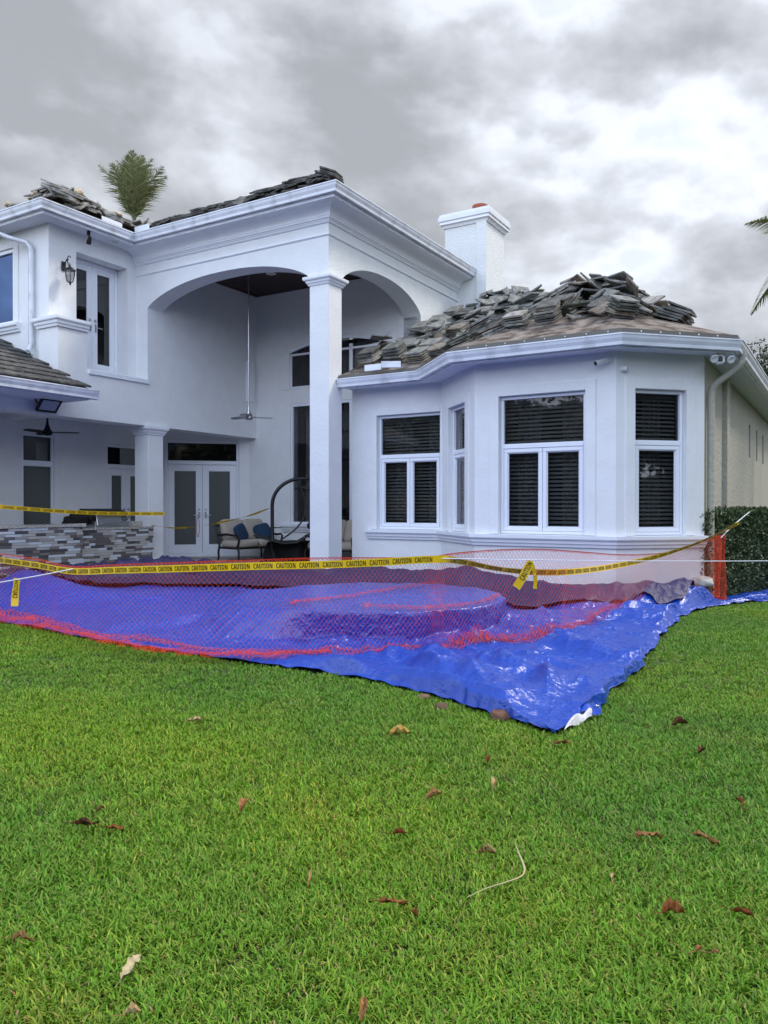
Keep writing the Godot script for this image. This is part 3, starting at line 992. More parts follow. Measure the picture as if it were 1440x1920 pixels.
func chimney() -> void:
	var g := Geo.new()
	g.bev(Vector3(-7.885, 6.35, -17.45), Vector3(1.09, 4.2, 1.1), 0.01)
	var o := hp("chimney", g, M.rough_paint)
	g = Geo.new()
	g.bev(Vector3(-7.46, 6.3, -16.888), Vector3(0.26, 4.2, 0.05), 0.008)
	put("corner_strip", g, M.rough_paint, o)
	g = Geo.new()
	g.sweep([v2(-8.43, 16.9), v2(-7.34, 16.9), v2(-7.34, 18.0), v2(-8.43, 18.0)], [Vector2(0, 8.18), Vector2(0.03, 8.18), Vector2(0.05, 8.24), Vector2(0.10, 8.26), Vector2(0.09, 8.32), Vector2(0.12, 8.34), Vector2(0.125, 8.44), Vector2(0.10, 8.43), Vector2(0.10, 8.50), Vector2(-0.1, 8.53)], true)
	g.span(Vector3(-8.42, 8.44, -17.99), Vector3(-7.35, 8.52, -16.91))
	put("cap", g, M.trim, o)
	g = Geo.new()
	g.lathe([Vector2(0.13, 8.5), Vector2(0.13, 8.6), Vector2(0.16, 8.66), Vector2(0.19, 8.70), Vector2(0.19, 8.75), Vector2(0.16, 8.76), Vector2(0.13, 8.70), Vector2(0, 8.70)], Vector3(-7.7, 0, -17.35), 18)
	put("chimney_pot", g, M.terracotta, o)

# ---------- roofs ----------
const SL := 0.42
func line_h(p: Vector2, q: Vector2, off: float) -> Vector3:     # distance inside an eave line as ax + by + c, in (a, b)
	var d := (q - p).normalized()
	var n := Vector2(-d.y, d.x)
	return Vector3(n.x, n.y, -n.dot(p) + off)

func clip(poly: Array, h: Vector3) -> Array:
	var out := []
	for i in poly.size():
		var p: Vector2 = poly[i]
		var q: Vector2 = poly[(i + 1) % poly.size()]
		var a := h.x * p.x + h.y * p.y + h.z
		var b := h.x * q.x + h.y * q.y + h.z
		if a >= 0: out.append(p)
		if (a > 0 and b < 0) or (a < 0 and b > 0): out.append(p.lerp(q, a / (a - b)))
	return out

func roof_face(g: Geo, big: Array, h: Vector3, others: Array, eave: float) -> void:
	var p := clip(big, h)
	for o in others: p = clip(p, o)
	if p.size() < 3: return
	var pts := []
	for q in p: pts.append(Vector3(q.x, eave + SL * (h.x * q.x + h.y * q.y + h.z), -q.y))
	g.poly(pts)

var bayh := {}
func bay_height(a: float, b: float) -> float:
	var e := func(k: String) -> float: return bayh[k].x * a + bayh[k].y * b + bayh[k].z
	return 3.87 + SL * minf(minf(e.call("R"), e.call("RF")), maxf(minf(e.call("LF"), e.call("F")), e.call("ML")))

func bay_normal(a: float, b: float) -> Vector3:
	var d := 0.03
	return Vector3(-(bay_height(a + d, b) - bay_height(a - d, b)), 2 * d, (bay_height(a, b + d) - bay_height(a, b - d))).normalized()

func main_height(a: float, b: float) -> float:
	return 7.12 + SL * maxf(minf(b - (BC - 0.45), AC + 0.45 - a), minf(b - (BF - 0.45), AU + 0.45 - a))

func main_normal(a: float, b: float) -> Vector3:
	var d := 0.03
	return Vector3(-(main_height(a + d, b) - main_height(a - d, b)), 2 * d, (main_height(a, b + d) - main_height(a, b - d))).normalized()

func roofs() -> void:
	var of := 0.45
	bayh = {"ML": line_h(P0, P1, of), "LF": line_h(P1, P2, of), "F": line_h(P2, P3, of), "RF": line_h(P3, P4, of), "R": line_h(P4, P5, of)}
	var B: Dictionary = bayh
	var big := [Vector2(AC + 0.02, 9.0), Vector2(2.0, 9.0), Vector2(2.0, 26.5), Vector2(AC + 0.02, 26.5)]
	var g := Geo.new()
	roof_face(g, big, B.ML, [B.ML - B.LF, B.R - B.ML, B.RF - B.ML], 3.87)
	roof_face(g, big, B.LF, [B.F - B.LF, B.LF - B.ML, B.RF - B.LF, B.R - B.LF], 3.87)
	roof_face(g, big, B.F, [B.LF - B.F, B.RF - B.F, B.R - B.F], 3.87)
	roof_face(g, big, B.RF, [B.R - B.RF, B.LF - B.RF, B.F - B.RF], 3.87)
	roof_face(g, big, B.R, [B.RF - B.R, B.ML - B.R], 3.87)
	roof_face(g, big, B.R, [B.RF - B.R, B.LF - B.R, B.F - B.R, B.R - B.ML], 3.87)
	hp("bay_roof", g, M.felt)
	# two-storey roof
	var PF := Vector3(0, 1, -(BC - of))
	var PR := Vector3(-1, 0, AC + of)
	var WF := Vector3(0, 1, -(BF - of))
	var WR := Vector3(-1, 0, AU + of)
	var bk := Vector3(0, -1, 17.4)
	big = [Vector2(-19.5, 8.0), Vector2(-7.0, 8.0), Vector2(-7.0, 24.0), Vector2(-19.5, 24.0)]
	g = Geo.new()
	roof_face(g, big, PF, [PR - PF, PF - WR, bk], 7.12)
	roof_face(g, big, PR, [PF - PR, bk], 7.12)
	roof_face(g, big, WR, [WF - WR, WR - PF, bk], 7.12)
	roof_face(g, big, WF, [WR - WF, bk], 7.12)
	hp("main_roof", g, M.felt)
	g = Geo.new()
	g.sweep([v2(-19.0, BF), v2(AU, BF), v2(AU, BC), v2(AC, BC), v2(AC, 17.4)], [Vector2(0.45, 7.075), Vector2(0.46, 7.075), Vector2(0.455, 7.12), Vector2(0.36, 7.15)])
	hp("drip_edge", g, M.flash)
	low_roof()

# small tiled roof over the side porch, its tiles still laid
func low_roof() -> void:
	var ae := -11.92
	var ye := 3.60
	var sl := 0.44
	var g := Geo.new()
	var b0 := 3.0
	var b1 := BF - 0.02
	var up := -15.6
	g.quad(Vector3(ae, ye, -b0), Vector3(ae, ye, -b1), Vector3(up, ye + sl * (ae - up), -b1), Vector3(up, ye + sl * (ae - up), -b0))
	g.quad(Vector3(ae, ye - 0.1, -b1), Vector3(ae, ye, -b1), Vector3(up, ye + sl * (ae - up), -b1), Vector3(up, ye - 0.1, -b1))
	var o := hp("low_roof", g, M.felt)
	g = Geo.new()
	g.span(Vector3(-14.0, ye - 0.2, -b1), Vector3(ae + 0.01, ye - 0.17, -b0))
	hp("low_soffit", g, M.soffit)
	var path := [v2(ae, b0), v2(ae, b1 + 0.1)]
	g = Geo.new()
	g.sweep(path, gutter_profile(0.02, ye - 0.02, 0.16))
	g.bev(Vector3(ae + 0.0, ye - 0.10, -b1 - 0.06), Vector3(0.06, 0.16, 0.25), 0.004)
	hp("low_gutter", g, M.gutter)
	# courses of flat tiles
	var tl := 0.40
	var ex := 0.325
	var meshes := []
	for k in 3:
		var t := Geo.new()
		t.bev(Vector3.ZERO, Vector3(tl, 0.034, 0.322), 0.006)
		meshes.append(t.mesh())
	var tilt := Basis(Vector3.BACK, -atan(sl) + 0.075)
	var i := 0
	for c in 11:
		var a := ae + 0.06 - c * ex * 0.915 - tl * 0.46
		var nb := int((b1 - 6.3) / 0.33)
		for k in nb + 1:
			var b := b1 - 0.17 - k * 0.33 - (0.165 if c % 2 else 0.0)
			if b < 6.2: continue
			var y := ye + sl * (ae - a) + 0.045
			var j := Basis(Vector3.UP, rng.randf_range(-0.02, 0.02)) * Basis(Vector3.RIGHT, rng.randf_range(-0.012, 0.012))
			piece("roof_tile", i, meshes[i % 3], M.old_tile[rng.randi() % 3], Transform3D(tilt * j, Vector3(a, y + rng.randf_range(-0.004, 0.006), -b)), o)
			i += 1

# ---------- stripped tiles stacked and heaped on the roofs ----------
var tile_meshes: Array[Mesh] = []
func make_tiles() -> void:
	for k in 6:
		var g := Geo.new()
		var hw := 0.165
		var hl := 0.205
		var h := 0.015
		# outline of a flat tile with worn, sometimes broken corners
		var pts: Array[Vector2] = []
		var cs := [Vector2(-hw, hl), Vector2(hw, hl), Vector2(hw, -hl), Vector2(-hw, -hl)]
		for i in 4:
			var cut := 0.012
			if k >= 3 and i == k - 3: cut = 0.11 + 0.02 * k
			var p: Vector2 = cs[i]
			var a: Vector2 = cs[(i + 3) % 4]
			var b: Vector2 = cs[(i + 1) % 4]
			pts.append(p + (a - p).normalized() * cut * rng.randf_range(0.7, 1.3)); pts.append(p + (b - p).normalized() * cut * rng.randf_range(0.7, 1.3))
		var top := []
		var mid := []
		var bot := []
		for p in pts:
			top.append(Vector3(p.x * 0.97, h + rng.randf_range(-0.001, 0.001), -p.y * 0.975))
			mid.append(Vector3(p.x, h * 0.55, -p.y)); bot.append(Vector3(p.x, -h, -p.y))
		top.reverse(); mid.reverse(); bot.reverse()
		for s in [[top, mid], [mid, bot]]:
			for i in top.size():
				var j := (i + 1) % top.size()
				g.quad(s[1][i], s[1][j], s[0][j], s[0][i])
		g.poly(top)
		bot.reverse()
		g.poly(bot)
		tile_meshes.append(g.mesh())

func basis_on(n: Vector3, yaw: float) -> Basis:
	var x := Vector3(cos(yaw), 0, sin(yaw))
	x = (x - n * x.dot(n)).normalized()
	return Basis(x, n, x.cross(n).normalized())

func loose_tiles() -> void:
	make_tiles()
	var spots := []       # [transform in house frame, material, mesh, distance, kind]
	var jit := func(s: float) -> Basis: return Basis.from_euler(Vector3(rng.randf_range(-s, s), rng.randf_range(-s * 1.5, s * 1.5), rng.randf_range(-s, s)))
	# neat stacks: rows that step up the slope of the bay roof
	var pile := noise(0.55, 77, 2)
	var heap_h := func(a: float, b: float) -> float:          # depth of the heap above the felt
		var h := 0.08 + 0.16 * clampf(pile.get_noise_2d(a, b) + 0.4, 0, 1)
		h += 0.36 * exp(-(pow((a + 3.55) / 0.85, 2) + pow((b - 13.7) / 0.9, 2)))
		h += 0.20 * exp(-(pow((a + 5.2) / 1.1, 2) + pow((b - 14.4) / 1.0, 2)))
		h += 0.22 * exp(-(pow((a + 6.6) / 0.9, 2) + pow((b - 16.4) / 1.0, 2)))
		return h
	var b := 11.9
	while b < 18.2:
		var a := -7.9 + rng.randf() * 0.2
		while a < -1.6:
			var aa := a + rng.randf_range(-0.08, 0.08)
			var bb := b + rng.randf_range(-0.1, 0.1)
			var rise := bay_height(aa, bb) - 3.87
			if rise > 0.36 + (0.06 if aa > -5.0 else -0.22) and aa < -1.9 and bb < 10.75 - aa:
				var n := bay_normal(aa, bb)
				var hh: float = heap_h.call(aa, bb)
				var yaw := atan2(-n.z, n.x) - PI / 2 + rng.randf_range(-0.18, 0.18)
				var base := bay_height(aa, bb)
				var bs := basis_on(n, -yaw)
				if rng.randf() < 0.62:
					var count := 4 + rng.randi() % 4 + int(hh * 6.0)
					var lean := rng.randf_range(0.0, 0.032)
					for i in count:
						var off := bs * Vector3(rng.randf_range(-0.025, 0.025), 0.025 + i * 0.043, -lean * i + rng.randf_range(-0.025, 0.025))
						var lev := Basis(bs.x, -0.02 * i * rng.randf_range(0.5, 1.2))
						spots.append([Transform3D(lev * bs * jit.call(0.035), Vector3(aa, base, -bb) + off), rng.randi() % 5, rng.randi() % 3, 0.0, 3 if i == count - 1 else 0])
				else:
					var cnt := 3 + int(hh * 14.0)
					for i in cnt:
						var off := Vector3(rng.randf_range(-0.24, 0.24), 0.04 + hh * 1.15 * (i + 0.5) / cnt + 0.02 * i, rng.randf_range(-0.24, 0.24))
						spots.append([Transform3D(basis_on(n, rng.randf() * TAU) * jit.call(0.42), Vector3(aa, base, -bb) + off), rng.randi() % 5, rng.randi() % 6, 0.0, 1])
			a += 0.53
		b += 0.53
	# crest of the heap: broken tiles thrown on top
	for i in 90:
		var u := rng.randf()
		var aa := -3.5 + rng.randfn() * 0.75
		var bb := 13.9 + rng.randfn() * 0.6
		if u < 0.45:
			aa = rng.randf_range(-7.5, -3.0); bb = 11.6 - (aa + 1.3) * 0.95 - 0.1 + rng.randfn() * 0.25
		if aa > -2.05 or aa < -7.7 or bay_height(aa, bb) < 4.35: continue
		spots.append([Transform3D(basis_on(bay_normal(aa, bb), rng.randf() * TAU) * jit.call(0.65), Vector3(aa, bay_height(aa, bb) + heap_h.call(aa, bb) * rng.randf_range(0.8, 1.25) + 0.06, -bb)), rng.randi() % 5, rng.randi() % 6, 0.0, 2])
	var eye := R.transposed() * Vector3(0, EYE, 0)
	for s in spots: s[3] = s[0].origin.distance_to(eye) - (1.2 if s[4] in [0, 3] else 0.0)
	spots.sort_custom(func(p, q): return p[3] < q[3])
	var where := func(a2: float) -> String:
		if a2 < -6.4: return "beside the portico wall"
		if a2 < -4.9: return "over the narrow slanted bay window"
		if a2 < -3.3: return "over the bay's wide front window"
		return "by the roof's outer corner"
	var names := [["grey roof tile inside a neat stack %s", "tiles inside the neat stacks %s"], ["grey-green roof tile lying askew between stacks %s", "tiles lying askew %s"], ["broken grey roof tile thrown on the heap's crest %s", "tiles on the heap's crest %s"], ["grey roof tile topping a neat stack %s", "tiles topping the neat stacks %s"]]
	var rest := Geo.new()
	for i in spots.size():
		var s: Array = spots[i]
		var t: Transform3D = s[0]
		if i < 296:
			var o := MeshInstance3D.new()
			o.mesh = tile_meshes[s[2]]; o.material_override = M.tile[s[1]]
			o.name = numbered("roof_tile"); add_child(o)
			o.transform = Transform3D(R * t.basis, R * t.origin)
			tag(o, names[s[4]][0] % where.call(t.origin.x), "roof tile", names[s[4]][1] % where.call(t.origin.x), "thing")
		else:
			add_mesh(rest, tile_meshes[s[2]], t)
	tag(put_turned("tile_heap", rest, M.tile[0]), "far part of the grey roof tile heap beside the white chimney", "tile heap", "", "stuff")
	# piles on the two-storey roof
	var far := Geo.new()
	var wing := Geo.new()
	var bits := Geo.new()
	for i in 380:
		var aa := 0.0
		var bb := 0.0
		var part := rng.randf()
		var hgt := 0.0
		if part < 0.5:             # along the portico front, thicker to the right
			aa = rng.randf_range(-12.6, -7.95); bb = BC - 0.05 + absf(rng.randfn()) * 0.5 + 0.12
			hgt = lerpf(0.03, 0.14, smoothstep(-12.5, -9.0, aa)) * rng.randf()
			if aa > AC + 0.45 - (bb - BC + 0.45) + 0.15: continue
		else:                      # the wing's slope towards the portico
			bb = BF + 0.2 + rng.randf() * 3.6; aa = AU + 0.1 - absf(rng.randfn()) * 0.75
			hgt = 0.20 * exp(-pow((bb - 9.9) / 1.3, 2)) * rng.randf() + 0.12 * rng.randf()
		var base := main_height(aa, bb)
		if base < 7.17: continue
		var n := main_normal(aa, bb)
		var st := rng.randf() < 0.5
		var bs := basis_on(n, (0.0 if part < 0.5 else PI / 2) + rng.randf_range(-0.25, 0.25))
		for k in ((3 if part < 0.5 else 2) if st else 1):
			add_mesh(far if part < 0.5 else wing, tile_meshes[rng.randi() % 6], Transform3D(bs * jit.call(0.05 if st else (0.4 if part < 0.5 else 0.6)), Vector3(aa, base + 0.03 + hgt + k * 0.042, -bb) + bs * Vector3(0, 0, 0.02 * k)))
		if part >= 0.5 and bb < 11.2 and rng.randf() < 0.55:
			var m := Vector3(aa + rng.randf_range(-0.2, 0.2), base + 0.05 + hgt, -bb + rng.randf_range(-0.2, 0.2))
			bits.bev(m, Vector3(rng.randf_range(0.06, 0.16), rng.randf_range(0.04, 0.08), rng.randf_range(0.08, 0.18)), 0.02, Basis.from_euler(Vector3(rng.randf(), rng.randf() * 3, rng.randf())))
	tag(put_turned("tile_rubble", far, M.tile[1]), "dark roof tiles piled along the upper roof over the portico", "tile rubble", "", "stuff")
	tag(put_turned("tile_rubble", wing, M.tile[2]), "pale grey tiles heaped on the left wing's roof before the palm", "tile rubble", "", "stuff")
	tag(put_turned("mortar_rubble", bits, M.mortar), "cream broken mortar lumps among tiles on the left upper roof", "mortar rubble", "", "stuff")

func add_mesh(g: Geo, m: Mesh, t: Transform3D) -> void:
	var a := m.surface_get_arrays(0)
	var v: PackedVector3Array = a[Mesh.ARRAY_VERTEX]
	var n: PackedVector3Array = a[Mesh.ARRAY_NORMAL]
	for i in v.size():
		g.v.append(t * v[i]); g.n.append((t.basis * n[i]).normalized()); g.c.append(g.tint)

func put_turned(called: String, g, m: Material) -> MeshInstance3D:       # geometry written in the house frame
	var o := put(called, g, m)
	o.basis = R
	return o

func hb(yaw: float) -> Basis:
	return R * Basis(Vector3.UP, deg_to_rad(yaw))

func fittings() -> void:
	# lantern beside the balcony door (local z points out of the wall)
	var o := thing("wall_lantern", "black scrolled wall lantern on the upstairs corner pier", "wall lantern", W(AU, 5.85, 9.72), hb(90))
	var g := Geo.new()
	g.bev(Vector3(0, 0.28, 0.015), Vector3(0.10, 0.18, 0.03), 0.01)
	put("back_plate", g, M.black, o)
	g = Geo.new()
	var arm := []
	for i in 15:
		var t := i / 14.0
		arm.append(Vector3(0, 0.30 + 0.10 * sin(t * 4.2) , 0.03 + 0.20 * t + 0.03 * sin(t * 6.0)))
	g.tube(arm, 0.011, 8)
	var curl := []
	for i in 14:
		var t := i / 13.0 * 4.6
		curl.append(Vector3(0, 0.41 + (0.05 - 0.006 * t) * sin(t), 0.17 + (0.05 - 0.006 * t) * cos(t)))
	g.tube(curl, 0.009, 6)
	g.tube([Vector3(0, 0.30, 0.2), Vector3(0, 0.24, 0.21)], 0.012, 8)
	put("bracket", g, M.black, o)
	g = Geo.new()
	g.lathe([Vector2(0, 0.27), Vector2(0.015, 0.26), Vector2(0.02, 0.235), Vector2(0.06, 0.215), Vector2(0.105, 0.175), Vector2(0.11, 0.165), Vector2(0.0, 0.16)], Vector3(0, 0, 0.21), 12)
	put("cap", g, M.black, o)
	g = Geo.new()
	g.lathe([Vector2(0.088, 0.165), Vector2(0.085, 0.08), Vector2(0.06, -0.04), Vector2(0.03, -0.06)], Vector3(0, 0, 0.21), 12)
	put("glass_shade", g, M.glass, o)
	g = Geo.new()
	for k in 6:
		var t := TAU * k / 6
		var q := []
		for r in [[0.095, 0.17], [0.092, 0.08], [0.066, -0.04], [0.03, -0.065]]: q.append(Vector3(cos(t) * r[0], r[1], 0.21 + sin(t) * r[0]))
		g.tube(q, 0.006, 5)
	g.lathe([Vector2(0.0, -0.05), Vector2(0.035, -0.06), Vector2(0.015, -0.09), Vector2(0.02, -0.10), Vector2(0.0, -0.125)], Vector3(0, 0, 0.21), 10)
	put("cage", g, M.black, o)
	g = Geo.new()
	g.tube([Vector3(0, -0.03, 0.21), Vector3(0, 0.10, 0.21)], 0.014, 8)
	put("candle", g, M.white_plastic, o)
	# small spot hanging from the soffit
	o = thing("soffit_spotlight", "small dark spotlight hanging from the soffit above the balcony door", "spotlight", W(-12.86, 6.88, 10.1), hb(90))
	g = Geo.new()
	g.tube([Vector3(0, 0, 0), Vector3(0, -0.08, 0)], 0.035, 10)
	g.tube([Vector3(0, -0.08, 0), Vector3(0.02, -0.12, 0.02)], 0.015, 8)
	put("mount", g, M.bronze, o)
	g = Geo.new()
	g.lathe([Vector2(0, 0), Vector2(0.03, 0), Vector2(0.045, -0.10), Vector2(0.045, -0.15), Vector2(0.03, -0.14)], Vector3(0.02, -0.11, 0.02), 12, Basis(Vector3.RIGHT, 0.35))
	put("lamp_head", g, M.bronze, o)
	# flood lamp under the low roof
	o = thing("floodlight", "square black floodlight with a pale lens under the low tiled roof", "floodlight", W(AW + 0.02, 3.36, 9.0), hb(90))
	var tl := Basis(Vector3.RIGHT, 0.75)
	g = Geo.new()
	rect_frame(g, -0.21, -0.15, 0.21, 0.15, 0.035, 0.0, 0.06)
	g.bev(Vector3(0, 0, -0.02), Vector3(0.36, 0.24, 0.03), 0.005)
	var h := put("housing", g, M.black, o)
	h.transform = Transform3D(tl, Vector3(0, -0.05, 0.2))
	g = Geo.new()
	g.bev(Vector3(0, 0, 0.008), Vector3(0.34, 0.22, 0.02), 0.004)
	h = put("lens", g, mat(Color(0.62, 0.66, 0.72), 0.25), o)
	h.transform = Transform3D(tl, Vector3(0, -0.05, 0.2))
	g = Geo.new()
	g.bev(Vector3(0, 0.12, 0.03), Vector3(0.26, 0.06, 0.05), 0.006)
	g.tube([Vector3(-0.22, 0.1, 0.05), Vector3(-0.23, -0.04, 0.2)], 0.012, 6)
	g.tube([Vector3(0.22, 0.1, 0.05), Vector3(0.23, -0.04, 0.2)], 0.012, 6)
	put("bracket", g, M.black, o)
	# bullet camera on the front of the bay
	o = thing("security_camera", "white bullet camera on the bay's front wall under the eave", "security camera", W(-2.93, 3.50, 11.13), hb(0))
	g = Geo.new()
	g.lathe([Vector2(0, 0), Vector2(0.05, 0), Vector2(0.05, 0.02), Vector2(0.03, 0.035), Vector2(0, 0.04)], Vector3(0, 0.04, 0), 14, Basis(Vector3.RIGHT, PI / 2))
	g.tube([Vector3(0, 0.04, 0.03), Vector3(-0.02, 0.03, 0.07), Vector3(-0.05, 0.02, 0.09)], 0.016, 8)
	put("mount", g, M.white_plastic, o)
	g = Geo.new()
	var d := Vector3(-0.62, -0.28, 0.73).normalized()
	g.tube([Vector3(-0.02, 0.03, 0.06), Vector3(-0.02, 0.03, 0.06) + d * 0.20], 0.038, 14)
	put("body", g, M.white_plastic, o)
	g = Geo.new()
	g.tube([Vector3(-0.02, 0.03, 0.06) + d * 0.195, Vector3(-0.02, 0.03, 0.06) + d * 0.205], 0.032, 14)
	put("lens", g, M.black, o)
	# small camera round the corner
	o = thing("security_camera", "tiny white camera just round the corner on the bay's angled wall", "security camera", R * Vector3(P3.x + 0.06, 3.40, -P3.y - 0.06), hb(45))
	g = Geo.new()
	g.bev(Vector3(0, 0, 0.02), Vector3(0.05, 0.05, 0.04), 0.01)
	put("mount", g, M.white_plastic, o)
	g = Geo.new()
	g.tube([Vector3(0, 0, 0.04), Vector3(0.05, 0.005, 0.07)], 0.035, 12)
	put("body", g, M.white_plastic, o)
	g = Geo.new()
	g.tube([Vector3(0.049, 0.005, 0.069), Vector3(0.054, 0.005, 0.073)], 0.028, 12)
	put("lens", g, M.black, o)
	# twin lamp camera under the corner soffit
	o = thing("floodlight_camera", "white camera with twin lamps under the bay's outer corner soffit", "security camera", W(-1.58, 3.66, 11.95), hb(40))
	g = Geo.new()
	g.tube([Vector3(0, 0, 0), Vector3(0, -0.05, 0)], 0.06, 14)
	put("mount", g, M.white_plastic, o)
	g = Geo.new()
	g.bev(Vector3(-0.03, -0.12, 0.03), Vector3(0.13, 0.13, 0.10), 0.03, Basis(Vector3.UP, -0.4))
	put("body", g, M.white_plastic, o)
	g = Geo.new()
	g.bev(Vector3(-0.05, -0.115, 0.082), Vector3(0.06, 0.07, 0.02), 0.008, Basis(Vector3.UP, -0.4))
	put("lens", g, M.black, o)
	for s in [-0.14, 0.12]:
		g = Geo.new()
		g.lathe([Vector2(0.0, 0.0), Vector2(0.03, 0.0), Vector2(0.06, -0.06), Vector2(0.055, -0.075), Vector2(0, -0.06)], Vector3(s, -0.08, 0.03), 14, Basis(Vector3.RIGHT, -0.9))
		put("lamp_head", g, M.white_plastic, o)
	# recessed lamps
	var rl := [[-11.25, 6.735, 13.75, "round white downlight in the dark portico ceiling"], [-14.9, 6.88, 9.1, "round recessed lamp in the soffit above the upstairs window"], [-12.93, 6.88, 10.8, "round recessed lamp in the soffit near the inner roof corner"]]
	for r in rl:
		o = thing("downlight", r[3], "downlight", W(r[0], r[1], r[2]), R, "recessed lamps in soffits")
		g = Geo.new()
		g.lathe([Vector2(0.07, 0), Vector2(0.11, -0.006), Vector2(0.115, 0.0)], Vector3.ZERO, 18)
		put("rim", g, M.white_plastic, o)
		g = Geo.new()
		g.lathe([Vector2(0.072, 0.01), Vector2(0.0, 0.01)], Vector3(0, -0.012, 0), 18)
		put("lens", g, mat(Color(0.75, 0.75, 0.74), 0.4), o)
	# ceiling fans
	fan(W(-11.5, 6.74, 13.27), 3.05, 0.56, M.steel, "steel ceiling fan on a very long rod inside the portico", 0.42)
	fan(W(-13.95, 3.32, 9.95), 0.12, 0.62, M.bronze, "dark hooded ceiling fan close under the side porch ceiling", 0.2)

func fan(at: Vector3, drop: float, reach: float, m: Material, label: String, yaw: float) -> void:
	var o := thing("ceiling_fan", label, "ceiling fan", at, Basis(Vector3.UP, yaw))
	var g := Geo.new()
	g.tube([Vector3(0, 0, 0), Vector3(0, -drop, 0)], 0.016, 8)
	g.tube([Vector3(0, -drop * 0.55, 0), Vector3(0, -drop * 0.55 - 0.06, 0)], 0.022, 8)
	put("rod", g, m, o)
	g = Geo.new()
	g.lathe([Vector2(0.0, -drop + 0.02), Vector2(0.02, -drop), Vector2(0.03, -drop - 0.08), Vector2(0.06, -drop - 0.17), Vector2(0.095, -drop - 0.22), Vector2(0.10, -drop - 0.27), Vector2(0.07, -drop - 0.30), Vector2(0, -drop - 0.31)], Vector3.ZERO, 20)
	put("motor_hood", g, m, o)
	for k in 3:
		g = Geo.new()
		var b := Basis(Vector3.UP, TAU * k / 3) * Basis(Vector3.RIGHT, 0.22)
		var pts := [[0.08, 0.045], [0.3, 0.075], [reach - 0.06, 0.06], [reach, 0.03]]
		for i in 3:
			var p: Array = pts[i]
			var q: Array = pts[i + 1]
			var y := -drop - 0.24
			for s in [0.006, -0.006]:
				g.quad(Vector3(0, y, 0) + b * Vector3(p[0], s, p[1]), Vector3(0, y, 0) + b * Vector3(q[0], s, q[1]), Vector3(0, y, 0) + b * Vector3(q[0], s, -q[1]), Vector3(0, y, 0) + b * Vector3(p[0], s, -p[1]))
		put("blade", g, m, o)

# ---------- outdoor kitchen ----------
func counter(af: float, b0: float, b1: float, top: float, label: String, seed2: int) -> void:
	var o := thing("bar_counter", label, "counter", W(af - 0.4, 0.2, (b0 + b1) * 0.5), R)
	var L := b1 - b0
	var H := top - 0.05 - 0.2
	var g := Geo.new()
	g.bev(Vector3(0, H * 0.5, 0), Vector3(0.78, H, L - 0.02), 0.004)
	put("core", g, M.grout, o)
	# granite slab with a rough broken edge
	g = Geo.new()
	var n := 40
	var edge := []
	for i in n + 1:
		edge.append(Vector3(0.425 + rng.randf_range(-0.008, 0.008) + (0.05 * pow(i / float(n), 12.0) if seed2 == 1 else 0.0), 0, L * 0.5 - L * i / n))
	for i in n:
		var p: Vector3 = edge[i]
		var q: Vector3 = edge[i + 1]
		var y0 := H + 0.002
		var y1 := H + 0.045
		var lift := Vector3(0, 0.02, 0) if seed2 == 1 and i > n - 3 else Vector3.ZERO
		g.quad(Vector3(p.x, y0, p.z), Vector3(q.x - 0.006, y0, q.z), Vector3(q.x, y1, q.z) + lift, Vector3(p.x, y1, p.z))
		g.quad(Vector3(p.x, y1, p.z), Vector3(q.x, y1, q.z) + lift, Vector3(-0.42, y1, q.z), Vector3(-0.42, y1, p.z))
		g.quad(Vector3(q.x, y0, q.z), Vector3(p.x, y0, p.z), Vector3(-0.42, y0, p.z), Vector3(-0.42, y0, q.z))
	g.quad(Vector3(-0.42, H + 0.002, -L * 0.5), Vector3(0.425, H + 0.002, -L * 0.5), Vector3(0.425, H + 0.047, -L * 0.5), Vector3(-0.42, H + 0.047, -L * 0.5))
	put("granite_top", g, M.granite, o)
	# ledger stone strips
	var ms := []
	var lens := [0.14, 0.20, 0.26, 0.32]
	for l in lens:
		var t := Geo.new()
		t.bev(Vector3.ZERO, Vector3(0.022, 0.046, l - 0.004), 0.004)
		ms.append(t.mesh())
	var rows := int(H / 0.05)
	var k := 0
	for r in rows:
		var z := L * 0.5 - 0.01 + (rng.randf() * 0.1 - 0.1)
		while z > -L * 0.5 + 0.10:
			var c := rng.randi() % 4
			var l: float = lens[c]
			if z - l < -L * 0.5 - 0.02:
				c = 0; l = lens[0]
			if z < L * 0.5 + 0.02:
				piece("stone_strip", k, ms[c], M.stone[[0, 0, 1, 1, 2, 2, 3, 4, 4, 5][rng.randi() % 10]], Transform3D(Basis.IDENTITY, Vector3(0.398 + rng.randf_range(-0.004, 0.005), H - 0.026 - r * 0.05, z - l * 0.5)), o)
				k += 1
			z -= l

